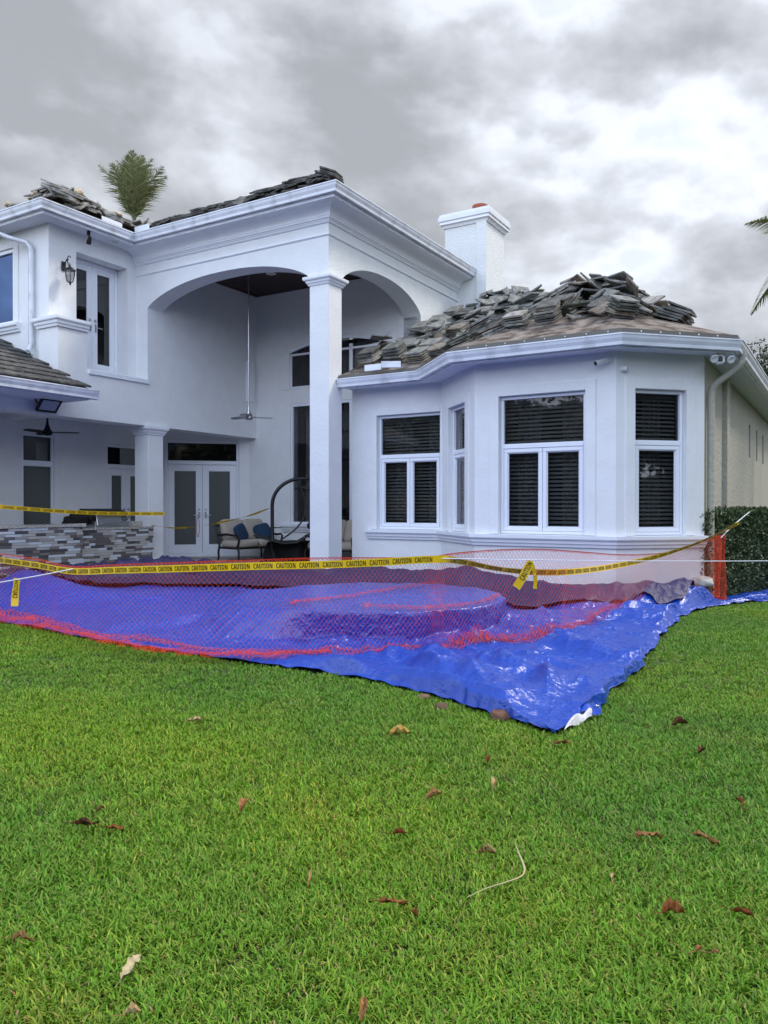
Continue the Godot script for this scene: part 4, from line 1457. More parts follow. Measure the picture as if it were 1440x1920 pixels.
func kitchen() -> void:
	counter(-12.45, 6.7, 9.64, 1.12, "taller grey and white ledger-stone bar counter at the porch's open end", 1)
	counter(-12.60, 9.68, 11.50, 1.04, "lower ledger-stone counter carrying the grill beside the porch column", 2)
	var o := thing("grill", "stainless built-in gas grill with its black lid raised on the lower counter", "grill", W(-13.0, 1.03, 10.58), R)
	var g := Geo.new()
	g.bev(Vector3(0, 0.05, 0), Vector3(0.5, 0.14, 0.86), 0.01)
	put("firebox", g, M.steel, o)
	g = Geo.new()
	g.bev(Vector3(0.25, 0.16, 0.03), Vector3(0.03, 0.24, 0.74), 0.01, Basis(Vector3.BACK, 0.15))
	put("front_panel", g, M.steel, o)
	g = Geo.new()
	for i in 5: g.bev(Vector3(0.262, 0.10 + i * 0.03, -0.26), Vector3(0.02, 0.012, 0.12), 0.003, Basis(Vector3.BACK, 0.15))
	put("vent", g, M.black, o)
	g = Geo.new()
	g.tube([Vector3(0.32, 0.09, 0.33), Vector3(0.32, 0.09, -0.18)], 0.012, 8)
	put("handle", g, M.chrome, o)
	g = Geo.new()
	var prof := [Vector2(0.18, 0.14), Vector2(0.1, 0.33), Vector2(-0.1, 0.38), Vector2(-0.28, 0.30), Vector2(-0.3, 0.12)]
	for i in prof.size() - 1:
		var p: Vector2 = prof[i]
		var q: Vector2 = prof[i + 1]
		g.quad(Vector3(p.x, p.y, 0.50), Vector3(p.x, p.y, -0.44), Vector3(q.x, q.y, -0.44), Vector3(q.x, q.y, 0.50))
	for z in [0.50, -0.44]:
		var pp := []
		for q in prof: pp.append(Vector3(q.x, q.y, z))
		g.poly(pp)
	put("lid", g, M.black, o)
	o = thing("grill_cover", "black crumpled grill cover slumped at the grill's near side", "grill cover", W(-13.05, 1.09, 9.95), R)
	g = Geo.new()
	var nz := noise(2.5, 5, 3)
	var f := func(u: float, v: float) -> Vector3:
		var p := Vector3(sin(v) * cos(u) * 0.24, maxf(0.0, cos(v)) * 0.24, sin(v) * sin(u) * 0.26)
		return p * (1.0 + 0.45 * nz.get_noise_3dv(p * 3.0))
	for i in 24:
		for j in 10:
			var u0 := TAU * i / 24
			var u1 := TAU * (i + 1) / 24
			var v0 := PI * 0.5 * j / 10
			var v1 := PI * 0.5 * (j + 1) / 10
			g.quad(f.call(u0, v1), f.call(u0, v0), f.call(u1, v0), f.call(u1, v1))
	put("cloth", g.mesh(true), M.black_cloth, o)
	o = thing("granite_offcut", "short upright granite offcut at the counter's column end", "stone slab", W(-12.95, 1.037, 11.30), R)
	g = Geo.new()
	g.bev(Vector3(0, 0.055, 0), Vector3(0.03, 0.11, 0.42), 0.006)
	put("slab", g, M.granite, o)

# ---------- furniture ----------
func puff(g: Geo, at: Vector3, size: Vector3, b := Basis.IDENTITY, round := 0.5) -> void:      # soft cushion
	var n := 14
	var f := func(u: float, v: float) -> Vector3:
		var cu := cos(u)
		var su := sin(u)
		var cv := cos(v)
		var sv := sin(v)
		var e := round
		var p := Vector3(signf(cu) * pow(absf(cu), e) * pow(absf(cv), e), signf(sv) * pow(absf(sv), 0.75), signf(su) * pow(absf(su), e) * pow(absf(cv), e))
		return at + b * (p * size * 0.5)
	for i in n * 2:
		for j in n:
			var u0 := TAU * i / (n * 2)
			var u1 := TAU * (i + 1) / (n * 2)
			var v0 := -PI / 2 + PI * j / n
			var v1 := -PI / 2 + PI * (j + 1) / n
			g.quad(f.call(u0, v0), f.call(u0, v1), f.call(u1, v1), f.call(u1, v0))

func smooth(g: Geo) -> ArrayMesh:
	var st := SurfaceTool.new()
	st.create_from(g.mesh(), 0)
	var raw := g.v
	st.clear()
	st.begin(Mesh.PRIMITIVE_TRIANGLES)
	st.set_smooth_group(0)
	for p in raw: st.add_vertex(p.snapped(Vector3.ONE * 0.0001))
	st.index(); st.generate_normals()
	return st.commit()

func loveseat(at: Vector3, b: Basis, label: String, pillows: bool) -> void:
	var o := thing("loveseat", label, "loveseat", at, b)
	var w := 1.30
	var g := Geo.new()
	for s in [-1, 1]:
		var x: float = s * w * 0.5
		g.tube([Vector3(x, 0.30, -0.34), Vector3(x, 0.55, -0.40), Vector3(x, 0.80, -0.50), Vector3(x, 0.84, -0.53)], [0.028, 0.028, 0.026, 0.03], 8)
		g.tube([Vector3(x, 0.58, -0.40), Vector3(x, 0.61, -0.1), Vector3(x, 0.58, 0.2), Vector3(x, 0.60, 0.33), Vector3(x, 0.56, 0.38), Vector3(x, 0.45, 0.36), Vector3(x, 0.30, 0.30)], 0.026, 8)
		g.tube([Vector3(x, 0.29, -0.36), Vector3(x, 0.29, 0.33)], 0.024, 8)
	g.tube([Vector3(-w * 0.5, 0.29, 0.33), Vector3(w * 0.5, 0.29, 0.33)], 0.024, 8)
	g.tube([Vector3(-w * 0.5, 0.29, -0.35), Vector3(w * 0.5, 0.29, -0.35)], 0.024, 8)
	g.tube([Vector3(-w * 0.5, 0.80, -0.50), Vector3(w * 0.5, 0.80, -0.50)], 0.022, 8)
	for i in 9: g.tube([Vector3(-w * 0.5 + w * (i + 1) / 10.0, 0.30, -0.35), Vector3(-w * 0.5 + w * (i + 1) / 10.0, 0.80, -0.50)], 0.010, 5)
	put("frame", g, M.black, o)
	for s in [-1, 1]:
		for z in [-0.36, 0.33]:
			g = Geo.new()
			var k := -1.0 if z < 0 else 1.0
			g.tube([Vector3(s * w * 0.5, 0.31, z), Vector3(s * w * 0.5, 0.18, z + 0.03 * k), Vector3(s * w * 0.5, 0.05, z + 0.015 * k), Vector3(s * w * 0.5, 0.0, z + 0.05 * k)], [0.028, 0.026, 0.022, 0.026], 8)
			put("leg", g, M.black, o)
	for s in [-1, 1]:
		g = Geo.new()
		puff(g, Vector3(s * w * 0.245, 0.385, 0.0), Vector3(w * 0.49, 0.19, 0.72), Basis.IDENTITY, 0.28)
		put("seat_cushion", smooth(g), M.cushion, o)
		g = Geo.new()
		puff(g, Vector3(s * w * 0.24, 0.70, -0.30), Vector3(w * 0.48, 0.20, 0.52), Basis(Vector3.RIGHT, PI / 2 - 0.28), 0.3)
		put("back_cushion", smooth(g), M.cushion, o)
	if pillows:
		for q in [[-0.22, 0.4, "small blue pillow leaning on the loveseat's middle cushions"], [0.46, -0.3, "blue pillow at the loveseat's far arm"]]:
			var pw := thing("throw_pillow", q[2], "pillow", at + b * Vector3(q[0], 0.48, -0.06), b * Basis(Vector3.UP, q[1]) * Basis(Vector3.BACK, 0.25), "blue throw pillows")
			g = Geo.new()
			puff(g, Vector3(0, 0.17, 0), Vector3(0.42, 0.15, 0.40), Basis(Vector3.RIGHT, PI / 2 - 0.35), 0.45)
			put("cover", smooth(g), M.pillow, pw)

func facing(x: float, z: float) -> Basis:
	var f := Vector3(x, 0, z).normalized()
	return Basis(Vector3.UP.cross(f), Vector3.UP, f)

func furniture() -> void:
	loveseat(Vector3(-3.16, 0.2, -18.36), facing(0.76, 0.65), "beige cushioned black metal loveseat by the french doors", true)
	loveseat(Vector3(-1.02, 0.2, -17.15), facing(-0.55, 0.83), "beige cushioned loveseat half hidden behind the portico column", false)
	# hanging lounger on a curved stand
	var at := Vector3(-2.50, 0.2, -17.3)
	var o := thing("swing_lounger", "black hanging lounger on a tall curved steel stand", "swing chair", at, Basis(Vector3.UP, 0.12))
	var g := Geo.new()
	var pts := [Vector3(0.1, 0.05, 0.5), Vector3(0.02, 0.30, 0.12), Vector3(0, 0.6, 0), Vector3(0, 1.25, 0)]
	for i in 13:
		var t := PI * 0.5 * i / 12
		pts.append(Vector3(0.66 - 0.66 * cos(t), 1.28 + 0.60 * sin(t), 0))
	pts.append(Vector3(1.1, 1.87, 0)); pts.append(Vector3(1.28, 1.82, 0)); pts.append(Vector3(1.36, 1.7, 0))
	g.tube(pts, 0.042, 12)
	put("arc_pole", g, M.black, o)
	g = Geo.new()
	g.tube([Vector3(-0.25, 0.035, 0.35), Vector3(0.2, 0.035, 0.75), Vector3(0.9, 0.035, 0.8), Vector3(1.3, 0.035, 0.3)], 0.035, 8)
	g.tube([Vector3(0.1, 0.05, 0.5), Vector3(0.6, 0.04, 0.1), Vector3(1.2, 0.035, -0.2)], 0.035, 8)
	put("floor_frame", g, M.black, o)
	g = Geo.new()
	g.tube([Vector3(0.62, 1.86, 0), Vector3(0.62, 1.74, 0)], 0.05, 10)
	g.tube([Vector3(0.62, 1.70, 0), Vector3(0.95, 1.60, 0.05), Vector3(1.3, 1.45, 0.1)], 0.03, 8)
	g.tube([Vector3(0.5, 1.66, 0.02), Vector3(0.75, 1.66, -0.02)], 0.02, 8)
	g.tube([Vector3(-0.14, 0.78, 0), Vector3(0.2, 0.78, 0.02)], 0.012, 6)
	put("hanger", g, M.black, o)
	g = Geo.new()
	var sw := []
	for i in 15:
		var t := i / 14.0
		sw.append(Vector3(0.62 + 0.19 * sin(t * 2.6) - 0.55 * pow(t, 3.0), 1.72 - 1.22 * t, 0.05 + 0.2 * t))
	g.tube(sw, 0.018, 8)
	put("suspension_bar", g, M.black, o)
	# sling: a wavy chaise between two rails
	g = Geo.new()
	var rail := [Vector3(-0.38, 0.62, 0), Vector3(-0.05, 0.52, 0), Vector3(0.25, 0.44, 0), Vector3(0.55, 0.46, 0), Vector3(0.85, 0.64, 0), Vector3(1.15, 0.98, 0), Vector3(1.35, 1.12, 0)]
	for z in [0.42, -0.32]:
		var r := []
		for p in rail: r.append(p + Vector3(0, 0, z))
		g.tube(r, 0.02, 8)
	g.tube([rail[0] + Vector3(0, 0, 0.42), rail[0] + Vector3(0, 0, -0.32)], 0.02, 8)
	put("sling_frame", g, M.black, o)
	g = Geo.new()
	for i in rail.size() - 1:
		g.quad(rail[i] + Vector3(0, -0.01, 0.42), rail[i + 1] + Vector3(0, -0.01, 0.42), rail[i + 1] + Vector3(0, -0.01, -0.32), rail[i] + Vector3(0, -0.01, -0.32))
	put("sling", g, M.black_cloth, o)
	g = Geo.new()
	puff(g, Vector3(1.02, 0.98, 0.05), Vector3(0.62, 0.16, 0.7), Basis(Vector3.BACK, 0.75), 0.3)
	put("headrest", smooth(g), M.black_cloth, o)
	# covered table behind
	o = thing("covered_table", "low table under a black fitted cover beside the swing lounger", "covered table", Vector3(-2.05, 0.2, -17.75), R)
	g = Geo.new()
	var lo := 0.52
	var hi := 0.44
	g.sweep([Vector2(-lo, lo), Vector2(lo, lo), Vector2(lo, -lo), Vector2(-lo, -lo)], [Vector2(0, 0.0), Vector2(-0.02, 0.25), Vector2(-0.07, 0.42), Vector2(-0.10, 0.46), Vector2(-lo + 0.01, 0.48)], true)
	put("cover", g, M.black_cloth, o)
	o = thing("red_cord", "thin pale red cord hanging from the french door handle", "cord", W(-13.82, 0.62, 14.05), hb(45))
	g = Geo.new()
	var cd := []
	for i in 16:
		var t := TAU * i / 15
		cd.append(Vector3(0.035 * sin(t), 0.32 + 0.24 * cos(t), 0.03))
	g.tube(cd, 0.007, 5)
	put("loop", g, mat(Color(0.72, 0.38, 0.36), 0.8), o)

# a point of the ground (or of height y) seen at photograph position px, py; and one at a given distance
func gp(px: float, py: float, y := 0.0) -> Vector3:
	var d := 1450.0 * (EYE - y) / (py - 950.0)
	return Vector3((px - 720.0) / 1450.0 * d, y, -d)

func at_d(px: float, py: float, d: float) -> Vector3:
	return Vector3((px - 720.0) / 1450.0 * d, EYE - (py - 950.0) / 1450.0 * d, -d)

func along(pts: Array, t: float):            # smooth curve through pts, t 0..1
	var f := clampf(t, 0.0, 1.0) * (pts.size() - 1)
	var i := mini(int(f), pts.size() - 2)
	var u := f - i
	var p0 = pts[maxi(i - 1, 0)]
	var p1 = pts[i]
	var p2 = pts[i + 1]
	var p3 = pts[mini(i + 2, pts.size() - 1)]
	return (p1 * 2.0 + (p2 - p0) * u + (p0 * 2.0 - p1 * 5.0 + p2 * 4.0 - p3) * u * u + (p1 * 3.0 - p0 - p2 * 3.0 + p3) * u * u * u) * 0.5

var tn1: FastNoiseLite
var tn3: FastNoiseLite
var outline := PackedVector2Array()
const MOUND := Vector2(-0.08, -9.40)

func seg_d(p: Vector2, a: Vector2, b: Vector2) -> Vector2:      # distance to a segment and place along it
	var t := clampf((p - a).dot(b - a) / (b - a).length_squared(), 0.0, 1.0)
	return Vector2(p.distance_to(a.lerp(b, t)), t)

var ridges := []
var crease_at := {}
func make_creases() -> void:
	var r := RandomNumberGenerator.new()
	r.seed = 77
	var all := []
	var corner := Vector2(1.09, -4.86)
	for i in 26:                       # pulled folds from the basin to the front corner and along the front edge
		var t := Vector2(r.randf_range(-1.4, 2.6), r.randf_range(-7.5, -6.8))
		var d := (corner - t)
		var s := t + d * r.randf_range(0.0, 0.35)
		all.append([s, s + d * r.randf_range(0.3, 0.6) + Vector2(r.randf_range(-0.15, 0.15), 0), r.randf_range(0.14, 0.32), r.randf_range(0.035, 0.08)])
	for i in 420:                      # short creases in all directions, front and right
		var c := Vector2(r.randf_range(-0.6, 4.6), r.randf_range(-11.0, -5.0))
		if c.y > -7.0 and c.x < 0.2: continue
		var an := r.randf_range(0.1, 1.5) if r.randf() < 0.65 else r.randf() * PI
		var l := r.randf_range(0.25, 1.0)
		all.append([c, c + Vector2(cos(an), -sin(an)) * l, r.randf_range(0.07, 0.20), r.randf_range(0.012, 0.038)])
	for i in 120:                      # faint wrinkles on the slack left part
		var c := Vector2(r.randf_range(-6.0, 0.5), r.randf_range(-12.5, -7.6))
		var an := r.randf_range(-0.45, 0.45)
		all.append([c, c + Vector2(cos(an), -sin(an)) * r.randf_range(0.4, 1.4), r.randf_range(0.06, 0.16), r.randf_range(0.006, 0.020)])
	for i in 34:                       # folds of the skirt below the basin's rim
		var th := r.randf_range(0.15, PI - 0.15) if r.randf() < 0.7 else r.randf() * TAU
		var s := MOUND + Vector2(cos(th), sin(th)) * 1.60
		var e := MOUND + Vector2(cos(th + r.randf_range(-0.12, 0.12)), sin(th + r.randf_range(-0.12, 0.12))) * r.randf_range(1.9, 2.6)
		all.append([s, e, r.randf_range(0.05, 0.13), r.randf_range(0.02, 0.07)])
	for k in all:
		var lo: Vector2 = k[0].min(k[1]) - Vector2.ONE * k[2]
		var hi: Vector2 = k[0].max(k[1]) + Vector2.ONE * k[2]
		for i in range(floori(lo.x * 2.0), floori(hi.x * 2.0) + 1):
			for j in range(floori(lo.y * 2.0), floori(hi.y * 2.0) + 1):
				var key := Vector2i(i, j)
				if not crease_at.has(key): crease_at[key] = []
				crease_at[key].append(k)

func tarp_h(x: float, z: float) -> float:
	var p := Vector2(x, z)
	var h := 0.045
	# raised round basin under the sheet
	var q := p - MOUND
	var r := q.length()
	var th := atan2(q.y, q.x)
	var skirt := tn3.get_noise_2d(th * 2.6, r * 0.35)
	var edge := 1.56 + 0.03 * skirt
	var fall := 1.0 - (0.86 * smoothstep(edge - 0.03, edge + 0.10 + 0.85 * smoothstep(0.45, 0.95, -q.x / maxf(r, 0.01)), r) + 0.14 * smoothstep(edge, edge + 0.6 + 0.3 * skirt, r))
	h += 0.325 * fall * (1.0 - 0.06 * smoothstep(1.4, 0.0, r))
	h += 0.05 * skirt * smoothstep(edge - 0.1, edge + 0.2, r) * (1.0 - smoothstep(edge + 0.5, edge + 1.3, r))
	for k in ridges:
		var d := seg_d(p, k[0], k[1])
		var hh := lerpf(k[3], k[4], d.y)
		h = maxf(h, 0.045 + hh * exp(-pow(d.x / k[2], 2.0)) ) if k[5] else h + hh * exp(-pow(d.x / k[2], 2.0))
	# patio step
	var a := x * 0.8572 + z * 0.5150
	var b := x * 0.5150 - z * 0.8572
	var m := smoothstep(-0.35, 0.05, maxf(b - 11.0, (-10.8 - a) - absf(11.0 - b) * 0.43))
	if a < -7.3: h = maxf(h, lerpf(h, 0.235, m))
	# long soft swell, then the sharp creases of a sheet that has been folded and dragged
	h += 0.030 * (tn1.get_noise_2d(x, z) + 0.2) * (1.0 - 0.85 * fall)
	var key := Vector2i(floori(x * 2.0), floori(z * 2.0))
	var flat := 1.0 - 0.85 * fall
	for k in crease_at.get(key, []):
		var d := seg_d(p, k[0], k[1])
		if d.x < k[2]:
			h += k[3] * pow(1.0 - d.x / k[2], 1.7) * minf(1.0, 4.0 * d.y * (1.0 - d.y)) * flat
	return maxf(h, 0.022)

func inside_bay(a: float, b: float, off: float) -> bool:
	var e := func(k: String) -> float: return bayh[k].x * a + bayh[k].y * b + bayh[k].z - 0.45
	return minf(minf(e.call("R"), e.call("RF")), maxf(minf(e.call("LF"), e.call("F")), e.call("ML"))) > off and a > -8.1 + off

func sheet(nu: int, nv: int, place: Callable, keep: Callable) -> ArrayMesh:
	var v := PackedVector3Array()
	v.resize((nu + 1) * (nv + 1))
	for j in nv + 1:
		for i in nu + 1:
			v[j * (nu + 1) + i] = place.call(i / float(nu), j / float(nv))
	var n := PackedVector3Array()
	n.resize(v.size())
	for j in nv + 1:
		for i in nu + 1:
			var dx := v[j * (nu + 1) + mini(i + 1, nu)] - v[j * (nu + 1) + maxi(i - 1, 0)]
			var dz := v[mini(j + 1, nv) * (nu + 1) + i] - v[maxi(j - 1, 0) * (nu + 1) + i]
			var m := dx.cross(dz)
			n[j * (nu + 1) + i] = m.normalized() if m.length_squared() > 1e-14 else Vector3.UP
	var idx := PackedInt32Array()
	for j in nv:
		for i in nu:
			var a := j * (nu + 1) + i
			var c := (v[a] + v[a + nu + 2]) * 0.5
			if not keep.call(c): continue
			idx.append_array([a, a + nu + 1, a + 1, a + 1, a + nu + 1, a + nu + 2])
	var arr := []
	arr.resize(Mesh.ARRAY_MAX)
	arr[Mesh.ARRAY_VERTEX] = v; arr[Mesh.ARRAY_NORMAL] = n; arr[Mesh.ARRAY_INDEX] = idx
	var am := ArrayMesh.new()
	am.add_surface_from_arrays(Mesh.PRIMITIVE_TRIANGLES, arr)
	return am

func tarps() -> void:
	tn1 = noise(0.75, 101, 3, FastNoiseLite.TYPE_SIMPLEX_SMOOTH, FastNoiseLite.FRACTAL_RIDGED)
	tn3 = noise(1.0, 103, 2)
	make_creases()
	var V := func(x: float, z: float) -> Vector2: return Vector2(x, z)
	# [from, to, width, height at from, at to, max instead of add]
	ridges = [
		[V.call(-1.35, -8.75), V.call(-2.45, -7.95), 0.26, 0.18, 0.06, true],
		[V.call(-1.45, -9.3), V.call(-3.1, -8.7), 0.16, 0.20, 0.06, true],
		[V.call(-4.2, -9.6), V.call(-5.6, -10.6), 0.25, 0.10, 0.22, true],
		[V.call(-3.2, -8.5), V.call(-4.6, -9.7), 0.22, 0.03, 0.12, true],
		[V.call(-4.7, -11.6), V.call(-5.8, -12.6), 0.6, 0.20, 0.35, true],
		[V.call(1.30, -11.75), V.call(2.16, -11.2), 0.30, 0.40, 0.20, true],
		[V.call(0.36, -13.0), V.call(1.30, -11.75), 0.30, 0.24, 0.40, true],
		[V.call(-0.74, -13.4), V.call(0.36, -13.0), 0.35, 0.28, 0.24, true],
		[V.call(2.16, -11.2), V.call(3.2, -10.75), 0.30, 0.20, 0.22, true],
		[V.call(3.2, -10.75), V.call(4.5, -11.0), 0.32, 0.24, 0.22, true],
		[V.call(4.5, -11.0), V.call(5.4, -11.3), 0.30, 0.10, 0.03, true],
		[V.call(1.40, -8.9), V.call(2.0, -8.2), 0.20, 0.13, 0.02, true],
		[V.call(1.9, -9.9), V.call(3.3, -9.6), 0.30, 0.05, 0.13, true],
		[V.call(2.4, -10.3), V.call(3.9, -10.0), 0.18, 0.10, 0.12, true],
		[V.call(0.45, -7.3), V.call(0.95, -5.9), 0.12, 0.08, 0.02, true],
		[V.call(0.15, -7.35), V.call(0.62, -6.0), 0.09, 0.05, 0.06, true],
		[V.call(1.7, -7.9), V.call(2.2, -7.0), 0.14, 0.08, 0.09, true],
		[V.call(5.6, -11.7), V.call(7.0, -12.2), 0.30, 0.06, 0.09, true],
	]
	var lp := [[1043, 1384], [985, 1366], [900, 1340], [800, 1308], [640, 1272], [480, 1250], [360, 1232], [200, 1208], [60, 1180], [-60, 1160], [-160, 1145]]
	var rp := [[1047, 1384], [1105, 1345], [1150, 1300], [1200, 1255], [1222, 1225], [1245, 1195], [1265, 1172], [1290, 1155], [1360, 1137], [1440, 1130], [1560, 1126]]
	var ls := []
	var rs := []
	for q in lp: ls.append(gp(q[0], q[1]))
	for q in rp: rs.append(gp(q[0], q[1]))
	ls.append_array([Vector3(-6.7, 0, -11.6), Vector3(-6.9, 0, -13.8)])
	rs.append_array([Vector3(7.3, 0, -12.4), Vector3(7.6, 0, -13.6)])
	for k in 61:
		var p: Vector3 = along(ls, k / 60.0)
		outline.append(Vector2(p.x, p.z))
	for k in 61:
		var p: Vector3 = along(rs, 1.0 - k / 60.0)
		outline.append(Vector2(p.x, p.z))
	var wob := noise(1.3, 111, 2)
	var place := func(u: float, v: float) -> Vector3:
		var t := pow(v, 0.9)
		var p: Vector3 = along(ls, t)
		var q: Vector3 = along(rs, t)
		var c := p.lerp(q, u)
		var e := minf(u, 1.0 - u)
		var wv := wob.get_noise_2d(t * 14.0, u * 3.0) * 0.06 * smoothstep(0.0, 0.05, v)
		c.x += wv; c.z += wv * 0.5
		var y := tarp_h(c.x, c.z)
		var rim := smoothstep(0.0, 0.03, e)
		y = lerpf(0.032 + 0.02 * (wob.get_noise_2d(t * 26.0, u * 9.0) + 0.4), y, rim)
		# the sheet hangs in below the basin's overhanging rim
		var mr := Vector2(c.x, c.z) - MOUND
		var rr := mr.length()
		var tuck := 0.13 * (1.0 - smoothstep(0.3, 0.7, -mr.x / maxf(rr, 0.01))) * smoothstep(1.53, 1.68, rr) * (1.0 - smoothstep(1.72, 2.15, rr))
		mr = mr.normalized() * (rr - tuck)
		return Vector3(MOUND.x + mr.x, y, MOUND.y + mr.y)
	var dn := [[-12.1, 7.9], [-11.3, 8.6], [-10.3, 9.4], [-9.0, 10.0], [-7.6, 10.1], [-6.0, 10.6], [-4.7, 10.1], [-3.9, 9.9], [-3.0, 10.1], [-2.4, 10.75], [-1.9, 11.4]]
	var keep := func(c: Vector3) -> bool:
		var a := c.x * 0.8572 + c.z * 0.5150
		var b := c.x * 0.5150 - c.z * 0.8572
		if inside_bay(a, b, 0.1): return false
		if a < -12.4: return false
		if a > -11.9 and a < -2.1:
			for i in dn.size() - 1:
				if a >= dn[i][0] and a < dn[i + 1][0] and b > lerpf(dn[i][1], dn[i + 1][1], (a - dn[i][0]) / (dn[i + 1][0] - dn[i][0])) + 0.5: return false
		return not (a <= -8.0 and b > 11.5)
	var o := thing("blue_tarp", "big crumpled blue tarpaulin spread over the garden basin and lawn", "tarpaulin", Vector3(0, 0, -9))
	var sh := put("sheet", sheet(420, 440, place, keep), M.tarp, o)
	sh.position = Vector3(0, 0, 9)
	# folded-back corner with an eyelet, pale underside showing
	var fl := Geo.new()
	var c0 := gp(1062, 1378)
	var f := func(u: float, v: float) -> Vector3:
		var p: Vector3 = gp(1058, 1379).lerp(gp(1112, 1353), u)
		var q: Vector3 = gp(1084, 1356).lerp(gp(1108, 1345), u)
		var c := p.lerp(q, v)
		return Vector3(c.x, 0.03 + 0.04 * sin(v * 3.0) + 0.012 * sin(u * 9.0), c.z)
	for i in 12:
		for j in 8: fl.quad(f.call(i / 12.0, j / 8.0), f.call((i + 1) / 12.0, j / 8.0), f.call((i + 1) / 12.0, (j + 1) / 8.0), f.call(i / 12.0, (j + 1) / 8.0))
	put("turned_corner", fl.mesh(true), M.tarp_pale, o).position = Vector3(0, 0, 9)
	fl = Geo.new()
	var f2 := func(u: float, v: float) -> Vector3:
		var p: Vector3 = gp(1088, 1350).lerp(gp(1128, 1356), u)
		var q: Vector3 = gp(1092, 1338).lerp(gp(1126, 1340), u)
		var c := p.lerp(q, v)
		return Vector3(c.x, 0.055 + 0.03 * sin(v * 2.5) + 0.008 * sin(u * 7.0), c.z)
	for i in 10:
		for j in 6: fl.quad(f2.call(i / 10.0, j / 6.0), f2.call((i + 1) / 10.0, j / 6.0), f2.call((i + 1) / 10.0, (j + 1) / 6.0), f2.call(i / 10.0, (j + 1) / 6.0))
	put("turned_corner", fl.mesh(true), M.tarp, o).position = Vector3(0, 0, 9)
	var ey := TorusMesh.new()
	ey.inner_radius = 0.008; ey.outer_radius = 0.016; ey.rings = 16; ey.ring_segments = 8
	var em := put("eyelet", ey, M.chrome, o)
	em.position = f2.call(0.82, 0.5) + Vector3(0, 0.006, 9)
	# darker sheet along the house and over the patio edge
	var up := [[-12.1, 11.3], [-11.2, 11.5], [-10.0, 11.5], [-8.4, 11.5], [-7.9, 12.15], [-6.25, 12.2], [-5.0, 11.02], [-4.0, 11.02], [-2.86, 11.02], [-2.3, 11.55], [-1.9, 11.9]]
	var us := []
	var ds := []
	for q in up: us.append(Vector2(q[0], q[1]))
	for q in dn: ds.append(Vector2(q[0], q[1]))
	var dplace := func(u: float, v: float) -> Vector3:
		var p: Vector2 = along(ds, u)
		var q: Vector2 = along(us, u)
		p += Vector2(0, wob.get_noise_2d(u * 9.0, 3.0) * 0.35)
		var c := p.lerp(q, v)
		var w := W(c.x, 0, c.y)
		var lump := 0.10 * smoothstep(-10.3, -11.6, c.x) * (wob.get_noise_2d(c.x * 2.5, c.y * 2.5) + 0.6)
		w.y = tarp_h(w.x, w.z) + 0.055 + lump + 0.03 * (tn1.get_noise_2d(w.x * 1.7 + 9.0, w.z * 1.7) + 0.5) * smoothstep(0.0, 0.2, v)
		return w
	var dk := func(c: Vector3) -> bool:
		var a := c.x * 0.8572 + c.z * 0.5150
		var b := c.x * 0.5150 - c.z * 0.8572
		return not inside_bay(a, b, 0.1)
	o = thing("dark_tarp", "dark purplish tarpaulin lying along the house wall and patio edge", "tarpaulin", Vector3(-2, 0, -12))
	put("sheet", sheet(300, 60, dplace, dk), M.tarp_dark, o).position = Vector3(2, 0, 12)
	# stones that weigh the sheets down
	var st := [[940, 1352, 0.085, Color(0.42, 0.30, 0.24), "brown stone holding the blue tarpaulin's edge near its front corner"], [828, 1331, 0.055, Color(0.38, 0.28, 0.22), "small brown stone half under the tarpaulin's front edge"], [795, 1312, 0.05, Color(0.45, 0.36, 0.28), "small dull stone at the tarpaulin's edge, farther from the corner"]]
	for s in st: stone(gp(s[0], s[1]), s[2], s[3], s[4])
	stone(at_d(1316, 1098, 11.3), 0.17, Color(0.72, 0.70, 0.67), "pale stone behind the netting at the bay's outer corner")

func stone(at: Vector3, r: float, c: Color, label: String) -> void:
	var o := thing("stone", label, "stone", at)
	var g := Geo.new()
	var nz := noise(1.2, int(at.x * 100), 3)
	var f := func(u: float, v: float) -> Vector3:
		var p := Vector3(cos(u) * cos(v), sin(v) * 0.55, sin(u) * cos(v))
		return Vector3(0, r * 0.3, 0) + p * r * (1.0 + 0.35 * nz.get_noise_3dv(p))
	for i in 20:
		for j in 10:
			g.quad(f.call(TAU * i / 20, -PI / 2 + PI * j / 10), f.call(TAU * i / 20, -PI / 2 + PI * (j + 1) / 10), f.call(TAU * (i + 1) / 20, -PI / 2 + PI * (j + 1) / 10), f.call(TAU * (i + 1) / 20, -PI / 2 + PI * j / 10))
	put("body", smooth(g), with_normal(tri_map(mat(c, 0.9), 2.0), M.paint.normal_texture, 0.6), o)

# ---------- safety netting ----------
func strand(g: Geo, p: Vector3, q: Vector3, r: float) -> void:      # thin three-sided strand
	var d := (q - p).normalized()
	var x := d.cross(Vector3(0.3, 0.2, 0.93)).normalized() * r
	var y := d.cross(x).normalized() * r
	var o := [x, x * -0.5 + y * 0.87, x * -0.5 - y * 0.87]
	for k in 3:
		g.quad(p + o[k], q + o[k], q + o[(k + 1) % 3], p + o[(k + 1) % 3])

func net_mesh(len: float, tall: float, cell: float, r: float, place: Callable) -> Geo:
	var g := Geo.new()
	var nu := int(len / cell * 2.0)
	var nv := int(tall / cell * 2.0)
	var row := []
	for k in nv + 1:
		var now := []
		for i in nu + 1: now.append(place.call(i / float(nu), k / float(nv)) if (i + k) % 2 == 0 else null)
		if k > 0:
			for i in nu:
				if (i + k) % 2 == 0: strand(g, row[i + 1], now[i], r)
				else: strand(g, row[i], now[i + 1], r)
		row = now
	return g

